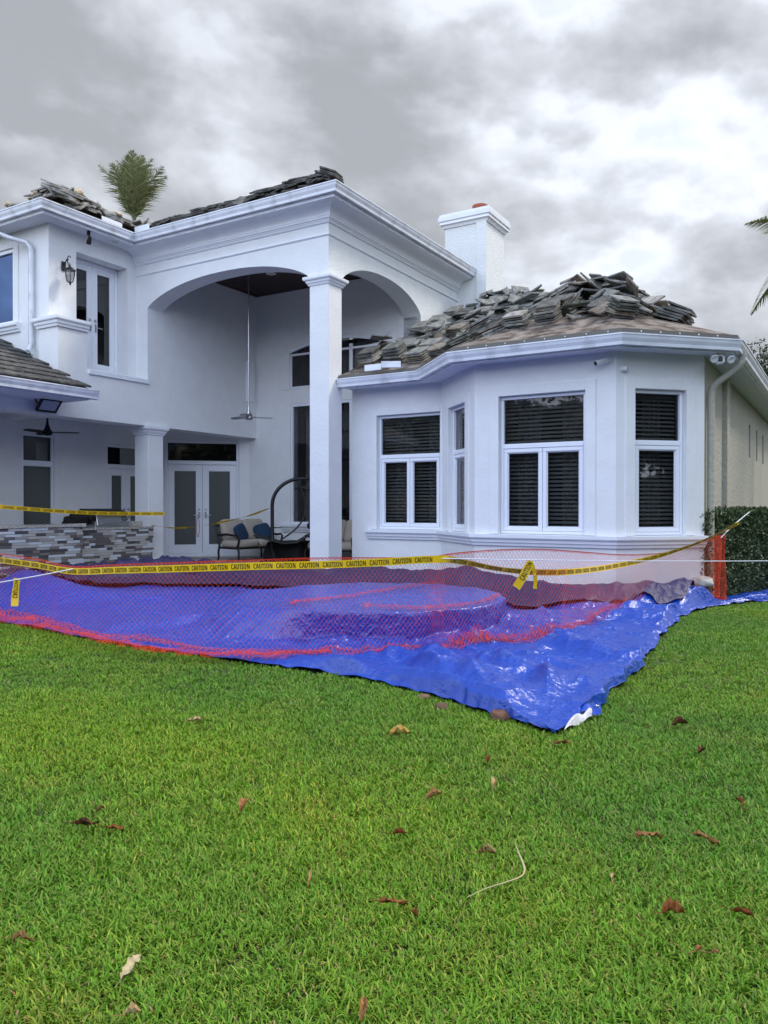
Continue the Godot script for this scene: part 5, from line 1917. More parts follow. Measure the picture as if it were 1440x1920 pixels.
func netting() -> void:
	# photograph column, distance, foot height, row of the top edge
	var st := [[-70, 10.7, 0.02, 1034], [0, 9.78, 0.02, 1040], [70, 9.2, 0.02, 1050], [135, 8.65, 0.02, 1064], [210, 8.2, 0.02, 1061], [300, 7.8, 0.02, 1058], [380, 7.52, 0.02, 1055], [480, 7.42, 0.02, 1052], [560, 7.38, 0.03, 1049], [640, 7.40, 0.03, 1048], [720, 7.42, 0.03, 1048], [800, 7.55, 0.05, 1048], [840, 7.65, 0.05, 1041], [900, 7.82, 0.05, 1035], [960, 7.95, 0.05, 1032], [1020, 8.2, 0.05, 1032], [1070, 8.7, 0.06, 1035], [1110, 9.3, 0.06, 1038], [1155, 10.0, 0.06, 1041], [1205, 10.6, 0.06, 1041], [1255, 10.95, 0.06, 1036], [1310, 11.15, 0.06, 1020], [1352, 11.25, 0.06, 1006], [1336, 11.4, 0.06, 1008], [1360, 11.5, 0.06, 1004], [1340, 11.6, 0.06, 1010]]
	var bot := []
	var top := []
	for s in st:
		var b := at_d(s[0], 950, s[1])
		b.y = s[2]
		bot.append(b); top.append(at_d(s[0], s[3], s[1]))
	var nz := noise(0.9, 201, 3)
	var nz2 := noise(3.5, 202, 2)
	var place := func(u: float, v: float) -> Vector3:
		var p: Vector3 = along(top, u)
		var q: Vector3 = along(bot, u)
		var hang := minf(v / 0.86, 1.0)
		var c := p.lerp(q, hang)
		var bulge := nz.get_noise_2d(u * 22.0, v * 1.3) * 0.10 * sin(PI * minf(hang, 0.96)) + 0.03 * nz2.get_noise_2d(u * 12.0, v * 1.0) * hang
		c.z += bulge
		c.x += nz2.get_noise_2d(u * 26.0 + 7.0, v * 2.0) * 0.010 + 0.05 * nz.get_noise_2d(u * 9.0 + 50.0, 4.0) * hang
		if v > 0.86:
			var w := (v - 0.86) / 0.14
			c.z += 0.16 * sin(w * 5.0 + u * 60.0) * w + 0.07 * w
			c.y = maxf(tarp_h(c.x, c.z) * 0.9, 0.03) + 0.03 * absf(sin(w * 7.0 + u * 90.0))
		else:
			c.y = maxf(c.y, 0.03)
		return c
	var o := thing("safety_net", "orange-red diamond-mesh safety net strung round the blue tarpaulin", "safety net", Vector3(0, 0, -7.5))
	var len := 0.0
	for i in 200: len += place.call(i / 200.0, 0.0).distance_to(place.call((i + 1) / 200.0, 0.0))
	var m := put("mesh", net_mesh(len, 1.1, 0.060, 0.0015, place), M.net, o)
	m.position = Vector3(0, 0, 7.5)
	# thicker selvedge loops along the top
	var g := Geo.new()
	var nloop := int(len / 0.052)
	for i in nloop:
		var p: Vector3 = place.call(i / float(nloop), 0.0)
		var q: Vector3 = place.call((i + 1) / float(nloop), 0.0)
		strand(g, p + Vector3(0, 0.012, 0), q + Vector3(0, 0.012, 0), 0.005)
		strand(g, p + Vector3(0, 0.012, 0), p.lerp(q, 0.5) - Vector3(0, 0.006, 0), 0.0035)
		strand(g, p.lerp(q, 0.5) - Vector3(0, 0.006, 0), q + Vector3(0, 0.012, 0), 0.0035)
	put("top_edge", g, M.net, o).position = Vector3(0, 0, 7.5)
	# gathered folds of spare net: [points as photograph column, row, height], spread, turns of mesh
	var folds := [
		[[[545, 1139, .34], [590, 1133, .34], [640, 1127, .34], [720, 1113, .34], [790, 1104, .34], [860, 1098, .33]], 0.20, 0.20],
		[[[680, 1143, .34], [740, 1149, .34], [800, 1150, .34], [860, 1145, .34], [910, 1136, .34], [935, 1126, .33]], 0.20, 0.20],
		[[[840, 1206, .08], [920, 1201, .08], [1000, 1192, .08], [1062, 1180, .08], [1150, 1146, .1], [1232, 1116, .12], [1310, 1102, .12]], 0.22, 0.12],
		[[[-60, 1150, .05], [0, 1166, .05], [100, 1188, .05], [200, 1209, .05], [300, 1226, .05], [400, 1234, .05], [520, 1237, .05], [620, 1237, .05]], 0.17, 0.45]]
	for f in folds:
		var pts := []
		for q in f[0]: pts.append(gp(q[0], q[1], q[2]))
		var sp: float = f[1]
		var fl := 0.0
		for i in pts.size() - 1: fl += pts[i].distance_to(pts[i + 1])
		var pl := func(u: float, v: float) -> Vector3:
			var c: Vector3 = along(pts, u)
			var e := sin(v * 9.0 + u * 11.0 + nz.get_noise_2d(u * 20.0, v * 9.0) * 3.0)
			c.z += e * sp * (0.6 + 0.6 * nz2.get_noise_2d(u * 8.0, 1.0))
			c.x += nz2.get_noise_2d(u * 40.0, v * 6.0) * 0.03
			c.y = tarp_h(c.x, c.z) + 0.012 + 0.03 * absf(cos(v * 9.0 + u * 11.0))
			return c
		put("gathered_fold", net_mesh(fl * 1.15, f[2], 0.06, 0.0010, pl), M.net, o).position = Vector3(0, 0, 7.5)

# ---------- ropes and caution tape ----------
var word: ArrayMesh
func letters() -> void:
	var tm := TextMesh.new()
	var sf := SystemFont.new()
	sf.font_names = PackedStringArray(["Droid Sans"])
	sf.font_weight = 700
	tm.font = sf
	tm.text = "CAUTION"; tm.font_size = 64; tm.pixel_size = 0.01; tm.depth = 0.0; tm.curve_step = 4.0
	var am := ArrayMesh.new()
	for s in tm.get_surface_count():
		am.add_surface_from_arrays(Mesh.PRIMITIVE_TRIANGLES, tm.surface_get_arrays(s))
	word = am

# ribbon along a curve; roll(t) is the turn about its length; word_len 0 leaves it plain
func tape(label: String, pts: Array, width: float, roll: Callable, word_len: float, pitch: float, turned := false) -> void:
	var o := thing("caution_tape", label, "caution tape", pts[pts.size() / 2])
	var base: Vector3 = pts[pts.size() / 2]
	var cum := [0.0]
	var n := 240
	var ps := []
	for i in n + 1: ps.append(along(pts, i / float(n)))
	for i in n: cum.append(cum[i] + ps[i].distance_to(ps[i + 1]))
	var total: float = cum[n]
	var side := []
	var nor := []
	for i in n + 1:
		var d: Vector3 = (ps[mini(i + 1, n)] - ps[maxi(i - 1, 0)]).normalized()
		var up := (Vector3.UP - d * Vector3.UP.dot(d))
		if up.length() < 0.3: up = (Vector3.RIGHT - d * Vector3.RIGHT.dot(d))
		up = up.normalized().rotated(d, roll.call(i / float(n)))
		side.append(up); nor.append(up.cross(d).normalized() * -1.0)
	var g := Geo.new()
	for i in n:
		var p0: Vector3 = ps[i] - side[i] * width * 0.5
		var p1: Vector3 = ps[i] + side[i] * width * 0.5
		var q0: Vector3 = ps[i + 1] - side[i + 1] * width * 0.5
		var q1: Vector3 = ps[i + 1] + side[i + 1] * width * 0.5
		g.trin(p0, q0, q1, nor[i], nor[i + 1], nor[i + 1]); g.trin(p0, q1, p1, nor[i], nor[i + 1], nor[i])
	put("ribbon", g, M.tape, o).position = -base
	if word_len <= 0.0: return
	var arr := word.surface_get_arrays(0)
	var v: PackedVector3Array = arr[Mesh.ARRAY_VERTEX]
	var idx: PackedInt32Array = arr[Mesh.ARRAY_INDEX]
	var bb := word.get_aabb()
	var h := width * 0.66
	var at := func(s: float, y: float, lift: float) -> Vector3:
		s = clampf(s, 0.0, total - 0.001)
		var lo := 0
		var hi := n
		while hi - lo > 1:
			var mid := (lo + hi) / 2
			if cum[mid] <= s: lo = mid
			else: hi = mid
		var f: float = (s - cum[lo]) / maxf(cum[hi] - cum[lo], 1e-6)
		var sd: Vector3 = side[lo].lerp(side[hi], f)
		var nn: Vector3 = nor[lo].lerp(nor[hi], f)
		return ps[lo].lerp(ps[hi], f) + sd * y + nn.normalized() * lift
	g = Geo.new()
	var s0 := pitch * 0.2
	while s0 + word_len < total:
		for lift in [0.0025, -0.0025]:
			for k in range(0, idx.size(), 3):
				var t: Array[Vector3] = []
				for e in 3:
					var p := v[idx[k + e]]
					var fx := (p.x - bb.position.x) / bb.size.x
					var fy := (p.y - bb.position.y) / bb.size.y - 0.5
					t.append(at.call(s0 + fx * word_len, fy * h, lift))
				g.tri(t[0], t[1], t[2])
		s0 += pitch
	put("lettering", g, M.ink, o).position = -base

func rope(label: String, pts: Array, r: float) -> void:
	var o := thing("rope", label, "rope", pts[0])
	var g := Geo.new()
	var q := []
	for i in 61: q.append(along(pts, i / 60.0) - pts[0])
	g.tube(q, r, 6)
	put("cord", g, M.rope, o)

func tapes() -> void:
	letters()
	var wv := noise(1.0, 301, 2)
	var flat := func(t: float) -> float: return 0.10 * wv.get_noise_1d(t * 12.0)
	tape("yellow caution tape stretched along the net top from lawn side to the middle knot", [at_d(-60, 1040, 10.4), at_d(0, 1050, 9.72), at_d(70, 1060, 9.12), at_d(135, 1071, 8.58), at_d(220, 1069, 8.1), at_d(300, 1067, 7.75), at_d(400, 1064, 7.44), at_d(500, 1061, 7.34), at_d(600, 1059, 7.31), at_d(700, 1055, 7.35), at_d(780, 1050, 7.44), at_d(838, 1048, 7.58)], 0.072, flat, 0.185, 0.222)
	var twist := func(t: float) -> float: return 0.55 * sin(t * 9.0) * smoothstep(0.0, 0.1, t) + 0.3
	tape("yellow caution tape sagging from the middle knot up to the hedge", [at_d(838, 1048, 7.58), at_d(880, 1056, 7.7), at_d(930, 1066, 7.86), at_d(985, 1072, 8.0), at_d(1050, 1073, 8.5), at_d(1110, 1068, 9.2), at_d(1170, 1058, 9.95), at_d(1230, 1044, 10.6), at_d(1290, 1025, 10.95), at_d(1340, 1004, 11.1), at_d(1386, 980, 11.2)], 0.07, twist, 0.185, 0.222)
	tape("yellow caution tape strung across the open side porch to its column", [at_d(-60, 945, 12.9), at_d(0, 950, 13.3), at_d(90, 957, 14.1), at_d(180, 962, 15.1), at_d(250, 963, 15.9), at_d(309, 963, 16.35)], 0.07, flat, 0.2, 0.26)
	tape("yellow caution tape from the porch column to the swing lounger's pole", [at_d(285, 985, 16.3), at_d(330, 990, 16.7), at_d(380, 986, 17.0), at_d(430, 976, 17.2), at_d(470, 966, 17.25), at_d(505, 953, 17.2)], 0.05, func(t: float) -> float: return 1.1 + 0.4 * sin(t * 20.0), 0.18, 0.25)
	var curl := func(t: float) -> float: return 0.25 * sin(t * 7.0)
	tape("short end of caution tape hanging upright before the tarpaulin's left part", [at_d(27, 1137, 9.38), at_d(28, 1118, 9.40), at_d(30, 1098, 9.4), at_d(32, 1084, 9.4)], 0.085, curl, 0.22, 0.5)
	tape("knotted end of caution tape hanging from the sagging tape, nearer tail", [at_d(968, 1102, 7.9), at_d(978, 1086, 7.88), at_d(988, 1068, 7.88), at_d(996, 1052, 7.9)], 0.085, curl, 0.2, 0.5)
	tape("thin second tail of the knotted caution tape", [at_d(1003, 1104, 7.98), at_d(1004, 1088, 7.98), at_d(1001, 1070, 7.96), at_d(996, 1053, 7.95)], 0.04, curl, 0.0, 0.3)
	rope("white rope running level from the middle knot past the hedge", [at_d(822, 1047, 7.55), at_d(1000, 1050, 7.7), at_d(1200, 1052, 7.8), at_d(1400, 1052, 7.9), at_d(1560, 1050, 7.9)], 0.0045)
	rope("white rope from the net's left tie down towards the lawn's edge", [at_d(136, 1067, 8.55), at_d(70, 1080, 8.5), at_d(0, 1092, 8.5), at_d(-80, 1104, 8.5)], 0.007)
	rope("pale thin cord tying the tape's end to the hedge", [at_d(1352, 1008, 11.1), at_d(1375, 985, 11.3), at_d(1405, 960, 11.6)], 0.008)

# ---------- plants ----------
func leaf_quad(g: Geo, at: Vector3, dir: Vector3, side: Vector3, l: float, w: float) -> void:
	var tip := at + dir * l
	var m := at + dir * l * 0.45 + dir.cross(side) * w * 0.12
	g.tri(at, m + side * w * 0.5, tip); g.tri(at, tip, m - side * w * 0.5)

func rand_dir() -> Vector3:
	return Vector3(rng.randfn(), rng.randfn(), rng.randfn()).normalized()

func frond(len: float, droop: float, seed2: int, plume: float) -> Geo:          # grows along +x, bends down
	var g := Geo.new()
	var r := RandomNumberGenerator.new()
	r.seed = seed2
	var pts := []
	for i in 15:
		var t := i / 14.0
		pts.append(Vector3(len * (t - 0.12 * droop * t * t), -droop * len * 0.55 * t * t + 0.10 * len * t, 0))
	g.tint = Color(0.14, 0.16, 0.06)
	g.tube(pts, [0.035, 0.032, 0.03, 0.028, 0.026, 0.024, 0.022, 0.02, 0.018, 0.016, 0.014, 0.012, 0.01, 0.007, 0.004], 5)
	for i in 74:
		var t := 0.10 + 0.9 * i / 74.0
		var p: Vector3 = along(pts, t)
		var d: Vector3 = (along(pts, minf(t + 0.03, 1.0)) - along(pts, t - 0.03)).normalized()
		var ll := len * 0.27 * sin(PI * clampf(t * 0.9 + 0.12, 0, 1)) + 0.10
		for s in [-1.0, 1.0]:
			var o := (Vector3(0, r.randf_range(-0.5, 0.6) * plume, s) + d * r.randf_range(0.6, 1.0)).normalized()
			var sh := r.randf_range(0.75, 1.2)
			g.tint = Color(0.15 * sh, 0.18 * sh, 0.075 * sh).lerp(Color(0.42, 0.40, 0.20), r.randf() * 0.6)
			var w := 0.026
			var sd := o.cross(Vector3(0.2, 1, 0.1)).normalized()
			var q := p + o * ll * 0.6 + Vector3(0, 0.02, 0)
			var tip := p + o * ll + Vector3(0, -ll * r.randf_range(0.1, 0.35), 0)
			g.quad(p - sd * w * 0.4, p + sd * w * 0.4, q + sd * w * 0.5, q - sd * w * 0.5); g.tri(q - sd * w * 0.5, q + sd * w * 0.5, tip)
	return g

func palm(at: Vector3, height: float, len: float, n: int, label: String, spread: Array, plume: float) -> void:
	var o := thing("palm_tree", label, "palm tree", at)
	var g := Geo.new()
	var pts := []
	var rad := []
	for i in 13:
		var t := i / 12.0
		pts.append(Vector3(0.25 * sin(t * 2.0) * 0.4, height * t, 0)); rad.append(lerpf(0.20, 0.12, t) + 0.01 * (i % 2))
	g.tube(pts, rad, 10)
	put("trunk", g, M.bark, o)
	var top: Vector3 = pts[12]
	g = Geo.new()
	g.tube([top + Vector3(0, -0.9, 0), top + Vector3(0, -0.4, 0), top + Vector3(0, 0.1, 0)], [0.11, 0.14, 0.05], 10)
	put("crown_shaft", g, mat(Color(0.36, 0.44, 0.24), 0.6), o)
	for i in n:
		var yaw := TAU * i / n * 1.0 + rng.randf_range(-0.25, 0.25)
		var lift: float = lerpf(spread[0], spread[1], (i * 7 % n) / float(n))
		var f := put("frond", frond(len * rng.randf_range(0.85, 1.1), lerpf(1.25, 0.55, clampf(lift / 1.2, 0, 1)), 500 + i, plume), M.leafy, o)
		f.transform = Transform3D(Basis(Vector3.UP, yaw) * Basis(Vector3.BACK, lift), top)

func tree(at: Vector3, height: float, crown: float, label: String, leaf: Color) -> void:
	var o := thing("broadleaf_tree", label, "tree", at)
	var g := Geo.new()
	g.tube([Vector3(0, 0, 0), Vector3(0.1, height * 0.3, 0), Vector3(-0.05, height * 0.6, 0.1), Vector3(0, height * 0.9, 0)], [0.28, 0.22, 0.16, 0.05], 10)
	put("trunk", g, M.bark, o)
	var clumps := []
	for i in 46:
		var d := rand_dir()
		clumps.append(Vector3(0, height * 0.72, 0) + d * Vector3(crown, crown * 0.75, crown) * pow(rng.randf(), 0.4))
	for i in 9:
		g = Geo.new()
		var c: Vector3 = clumps[i * 5]
		var s := Vector3(0, height * rng.randf_range(0.35, 0.62), 0)
		g.tube([s, s.lerp(c, 0.5) + Vector3(0, -0.15, 0), c], [0.09, 0.05, 0.015], 6)
		put("limb", g, M.bark, o)
	g = Geo.new()
	for c in clumps:
		var sh0 := rng.randf_range(0.7, 1.3)
		for k in 330:
			var p: Vector3 = c + rand_dir() * crown * 0.30 * pow(rng.randf(), 0.5)
			var sh := sh0 * rng.randf_range(0.8, 1.2)
			g.tint = Color(leaf.r * sh, leaf.g * sh, leaf.b * sh)
			leaf_quad(g, p, rand_dir(), rand_dir(), 0.16, 0.08)
	var cr := put("crown", g, M.leafy, o)
	cr.set_meta("kind", "stuff")

func plants() -> void:
	palm(Vector3(-8.95, 0, -27.5), 11.5, 2.3, 14, "tall palm with feathery fronds rising behind the left roof", [1.52, 0.95], 1.5)
	palm(Vector3(-13.5, 0, -32.0), 12.2, 2.4, 9, "second palm farther back, one thin frond above the left roof", [0.9, 0.1], 0.3)
	palm(Vector3(10.25, 0, -17.5), 7.4, 2.5, 12, "palm beyond the garden's side whose fronds droop into the picture", [1.2, -0.1], 0.35)
	tree(Vector3(14.9, 0, -28.0), 8.2, 2.6, "dark bushy tree standing beyond the hedge near the side wall", Color(0.05, 0.065, 0.035))
	# clipped hedge that runs back from the bay's corner along the side wall
	var A := Vector3(4.72, 0, -11.28)
	var B := Vector3(7.6, 0, -14.12)
	var C := Vector3(6.75, 0, -14.7)
	var o := thing("hedge", "dark green clipped hedge beside the house's side wall", "hedge", (A + B) * 0.5)
	var org := (A + B) * 0.5
	var hy := 1.38
	var nrm := (B - A).cross(Vector3.UP).normalized()
	if nrm.z < 0: nrm = -nrm
	var g := Geo.new()
	var low := [A - nrm * 0.14, B - nrm * 0.14, C - nrm * 0.14]
	var hi := []
	for i in 3:
		low[i] -= org
		hi.append(low[i] + Vector3(0, hy - 0.13, 0))
	for i in 3: g.quad(low[i], low[(i + 1) % 3], hi[(i + 1) % 3], hi[i])
	g.tri(hi[0], hi[1], hi[2])
	put("twig_core", g, mat(Color(0.13, 0.14, 0.08), 1.0), o)
	g = Geo.new()
	for k in 17000:
		var p := Vector3.ZERO
		if rng.randf() < 0.72:
			p = A.lerp(B, rng.randf()) - nrm * rng.randf() * 0.15 + Vector3(0, rng.randf_range(0.04, hy), 0)
		else:
			var u := rng.randf()
			var v := rng.randf()
			if u + v > 1.0: u = 1.0 - u; v = 1.0 - v
			p = A + (B - A) * u + (C - A) * v + Vector3(0, hy - 0.11 * rng.randf() + 0.03 * sin(u * 30.0), 0)
		p += rand_dir() * 0.03 - org
		if rng.randf() < 0.012: p += Vector3(0, 0.06, 0) if p.y > 1.2 else nrm * 0.05
		var sh := rng.randf_range(0.6, 1.6)
		g.tint = Color(0.048 * sh, 0.078 * sh, 0.028 * sh)
		var d := (rand_dir() + Vector3(0, 0.4, 0.3)).normalized()
		leaf_quad(g, p, d, d.cross(rand_dir()).normalized(), 0.06, 0.03)
	put("foliage", g, M.leafy, o).set_meta("kind", "stuff")
	for i in 6:
		g = Geo.new()
		var q := A.lerp(B, 0.08 + i * 0.16) - nrm * 0.10 - org
		g.tube([q, q + Vector3(0.03, 0.4, 0), q + Vector3(-0.02, 0.8, -0.02)], 0.018, 6)
		put("stem", g, M.bark, o)

# trees across the garden, behind whoever looks at the house: the windows mirror them
func tree_belt() -> void:
	var g := Geo.new()
	var r := RandomNumberGenerator.new()
	r.seed = 31
	for i in 44:
		var az := deg_to_rad(92.0 + 176.0 * i / 43.0)
		var c := Vector3(sin(az), 0, -cos(az)) * r.randf_range(25.0, 31.0) + Vector3(0, r.randf_range(3.4, 5.4), 0)
		var tall := 1.0 - smoothstep(140.0, 165.0, rad_to_deg(az))
		c.y += 3.5 * tall
		c = Vector3(c.x * (1.0 - 0.22 * tall), c.y, c.z * (1.0 - 0.22 * tall))
		g.tint = Color(0.12, 0.10, 0.08)
		g.tube([Vector3(c.x, 0, c.z), c], [0.22, 0.1], 6)
		var rad := r.randf_range(2.4, 3.6) * (1.0 + 0.45 * tall)
		g.tint = Color(0.02, 0.028, 0.012)
		g.lathe([Vector2(0, -0.85), Vector2(0.5, -0.65), Vector2(0.72, -0.2), Vector2(0.72, 0.3), Vector2(0.5, 0.7), Vector2(0, 0.88)].map(func(q: Vector2) -> Vector2: return q * rad * 1.15), c, 10)
		g.lathe([Vector2(0, -0.6), Vector2(2.4, -0.4), Vector2(2.6, 0.8), Vector2(1.8, 2.2), Vector2(0, 2.6)], Vector3(c.x, 0.3, c.z), 9)
		for k in 1500:
			var d := Vector3(r.randfn(), r.randfn(), r.randfn()).normalized()
			var p := c + d * rad * Vector3(1, 1.15, 1) * pow(r.randf(), 0.35)
			var sh := r.randf_range(0.6, 1.4)
			g.tint = Color(0.045 * sh, 0.065 * sh, 0.028 * sh)
			var e := Vector3(r.randfn(), r.randfn(), r.randfn()).normalized()
			leaf_quad(g, p, e, e.cross(d).normalized(), 0.55, 0.34)
	tag(put("tree_belt", g, M.leafy), "belt of dark trees across the garden, mirrored in the bay windows", "trees", "", "stuff")

# ---------- fallen leaves ----------
func fallen(called: String, label: String, px: float, py: float, len: float, wid: float, yaw: float, curl: float, pitch: float, c1: Color, c2: Color) -> void:
	var at := gp(px, py, 0.028)
	len *= 0.8; wid *= 0.72
	var o := thing(called, label, "leaf" if called == "fallen_leaf" else "twig", at, Basis(Vector3.UP, yaw) * Basis(Vector3.BACK, pitch))
	var g := Geo.new()
	var n := 12
	var m := 6
	var nz := noise(3.0, int(px), 2)
	var f := func(u: float, v: float) -> Vector3:
		var w := wid * pow(sin(PI * clampf(u * 0.94 + 0.03, 0, 1)), 0.75) * (1.0 + 0.5 * nz.get_noise_2d(u * 2.2 + 4.0, signf(v) * 3.0))
		var y := curl * (absf(v) * absf(v)) * w + 0.10 * len * sin(u * PI) * curl + 0.16 * nz.get_noise_2d(u * 0.9, v * 0.45) * len + 0.05 * nz.get_noise_2d(u * 2.6, v * 1.2 + 9.0) * len
		return Vector3((u - 0.5) * len, y + 0.012, v * w * 0.5 * (1.0 - 0.25 * absf(curl)) + 0.08 * len * sin(u * 3.0) * signf(curl))
	for i in n:
		for j in m:
			var u0 := i / float(n)
			var u1 := (i + 1) / float(n)
			var v0 := -1.0 + 2.0 * j / m
			var v1 := -1.0 + 2.0 * (j + 1) / m
			g.tint = (c1 * 1.25).lerp(c2 * 1.25, clampf(0.5 + 0.9 * nz.get_noise_2d(u0 * 5.0, v0 * 2.0), 0, 1))
			if j == m / 2 or j == m / 2 - 1: g.tint = g.tint.lerp(c2, 0.3)
			g.quad(f.call(u0, v0), f.call(u0, v1), f.call(u1, v1), f.call(u1, v0))
	put("blade", smooth_col(g), M.fallen, o)
	g = Geo.new()
	g.tint = c1 * 0.7
	g.tube([f.call(0.03, 0.0), f.call(0.0, 0.0) + Vector3(-0.02, 0.004, 0.003), f.call(0.0, 0.0) + Vector3(-0.035, 0.012, 0.01)], 0.0014, 5)
	put("stalk", g, M.fallen, o)

func smooth_col(g: Geo) -> ArrayMesh:
	var st := SurfaceTool.new()
	st.begin(Mesh.PRIMITIVE_TRIANGLES)
	st.set_smooth_group(0)
	for i in g.v.size():
		st.set_color(g.c[i]); st.add_vertex(g.v[i])
	st.generate_normals()
	return st.commit()

func leaves() -> void:
	var tan1 := Color(0.38, 0.22, 0.095)
	var tan2 := Color(0.25, 0.12, 0.045)
	var red := Color(0.22, 0.055, 0.02)
	var brown := Color(0.13, 0.05, 0.02)
	var dark := Color(0.05, 0.028, 0.02)
	var pale := Color(0.46, 0.38, 0.21)
	var n := "fallen_leaf"
	fallen(n, "large pale buff leaf standing on edge in the near lawn", 246, 1822, 0.115, 0.045, 1.15, 0.5, 0.35, pale, Color(0.40, 0.34, 0.22))
	fallen(n, "tan leaf with a folded middle at the lawn's nearest edge", 680, 1902, 0.085, 0.04, 1.45, 0.9, 0.5, tan1, tan2)
	fallen(n, "small tan crumpled leaf beside the buff leaf, nearer the camera", 248, 1912, 0.055, 0.035, 0.2, 0.8, 0.1, tan1, pale)
	fallen(n, "long dark brown leaf lying flat among left-hand grass", 158, 1550, 0.155, 0.032, 0.05, 0.5, 0.0, dark, brown)
	fallen(n, "small dark leaf just behind the long dark brown one", 188, 1522, 0.05, 0.03, 0.9, 0.4, 0.3, dark, brown)
	fallen(n, "two-tone reddish leaf right of the long dark brown one", 215, 1560, 0.11, 0.025, -0.25, 0.6, 0.0, red, tan2)
	fallen(n, "upright curled brown leaf alone in the middle-left lawn", 460, 1515, 0.085, 0.05, 1.0, 1.0, 0.6, Color(0.32, 0.13, 0.06), tan1)
	fallen(n, "thin pale orange leaf strip standing in mid lawn", 580, 1648, 0.08, 0.016, 1.45, 0.5, 0.8, Color(0.50, 0.28, 0.14), tan1)
	fallen(n, "curled straw-coloured leaf strip by the lawn's left border", 42, 1772, 0.11, 0.014, -0.3, 1.5, 0.1, tan1, tan2)
	fallen(n, "pair of torn tan leaf bits below the tarpaulin's middle", 815, 1498, 0.10, 0.04, 0.35, 0.9, 0.2, tan1, tan2)
	fallen(n, "pale tan crumpled leaf right of the torn tan bits", 927, 1476, 0.08, 0.05, 1.2, 1.0, 0.3, pale, tan1)
	fallen(n, "small red-brown leaf above the pale tan crumpled one", 915, 1428, 0.06, 0.04, 1.3, 0.8, 0.5, red, brown)
	fallen(n, "broad orange-yellow leaf left of the tarpaulin's front corner", 750, 1381, 0.17, 0.08, 0.1, 0.7, 0.05, Color(0.45, 0.24, 0.05), Color(0.42, 0.33, 0.12))
	fallen(n, "flat tan leaf just below the tarpaulin's front corner", 1055, 1398, 0.13, 0.03, 0.15, 0.6, 0.0, tan2, brown)
	fallen(n, "small brown leaf in the middle of the lower lawn", 750, 1570, 0.075, 0.03, -0.1, 0.8, 0.1, brown, red)
	fallen(n, "yellow and brown curled leaf left of the dry grass stem", 914, 1607, 0.10, 0.035, -0.15, 1.0, 0.1, Color(0.45, 0.34, 0.14), brown)
	fallen(n, "long brown leaf lying level in the right lawn", 1217, 1575, 0.145, 0.026, -0.05, 0.8, 0.0, Color(0.30, 0.16, 0.07), tan2)
	fallen(n, "long orange-brown leaf slanting down in the right lawn", 1326, 1580, 0.15, 0.03, -0.95, 0.7, 0.0, Color(0.36, 0.18, 0.08), tan2)
	fallen(n, "small brown leaf standing up by the right border", 1386, 1510, 0.075, 0.035, 1.8, 0.9, 0.4, brown, tan2)
	fallen(n, "broad orange-brown curled leaf in the lower right lawn", 1265, 1720, 0.095, 0.05, -0.1, 1.1, 0.1, Color(0.36, 0.15, 0.06), red)
	fallen(n, "narrow brown leaf at the lower right border", 1397, 1722, 0.09, 0.026, -0.8, 0.8, 0.1, brown, red)
	fallen(n, "long reddish-brown leaf left of the dry stem's foot", 738, 1700, 0.13, 0.02, -0.15, 0.6, 0.0, red, tan2)
	fallen(n, "small dark red leaf below the long reddish-brown one", 780, 1725, 0.055, 0.03, -1.2, 0.9, 0.2, red, brown)
	fallen(n, "tiny orange leaf scrap, left of a pair in lower right grass", 1314, 1790, 0.03, 0.02, 0.3, 0.8, 0.2, Color(0.42, 0.2, 0.1), red)
	fallen(n, "tiny orange leaf scrap, right of a pair in lower right grass", 1346, 1797, 0.03, 0.02, -0.4, 0.8, 0.2, Color(0.42, 0.22, 0.12), red)
	fallen(n, "brown leaf right of the tarpaulin's front corner", 1276, 1362, 0.13, 0.06, 0.1, 0.8, 0.1, brown, dark)
	fallen(n, "dark leaf nearer than the one right of the tarpaulin corner", 1316, 1413, 0.09, 0.05, 0.6, 0.7, 0.1, dark, brown)
	fallen(n, "pale small leaf bit in the centre-right grass", 1148, 1648, 0.03, 0.02, 1.3, 0.6, 0.5, Color(0.6, 0.4, 0.25), tan1)
	fallen(n, "pinkish-tan leaf on the left lawn near the net", 365, 1355, 0.12, 0.04, 0.1, 0.6, 0.05, pale, tan1)
	# dry grass stem
	var st := thing("dry_stem", "long dry bent grass stem lying in the lower right lawn", "twig", gp(985, 1642, 0.05))
	var g := Geo.new()
	var q := [gp(966, 1582, 0.09), gp(975, 1605, 0.08), gp(984, 1630, 0.06), gp(978, 1645, 0.05), gp(950, 1656, 0.055), gp(912, 1668, 0.05), gp(876, 1685, 0.045)]
	var pts := []
	for i in 25: pts.append(along(q, i / 24.0) - st.position)
	g.tint = Color(0.50, 0.42, 0.26)
	g.tube(pts, [0.001, 0.0016, 0.0022, 0.0028, 0.0034, 0.004, 0.0042, 0.0042, 0.004, 0.0036, 0.0032, 0.003, 0.0028, 0.0026, 0.0025, 0.0025, 0.0024, 0.0022, 0.002, 0.002, 0.0018, 0.0016, 0.0014, 0.0012, 0.001], 6)
	put("stem", g, M.fallen, st)

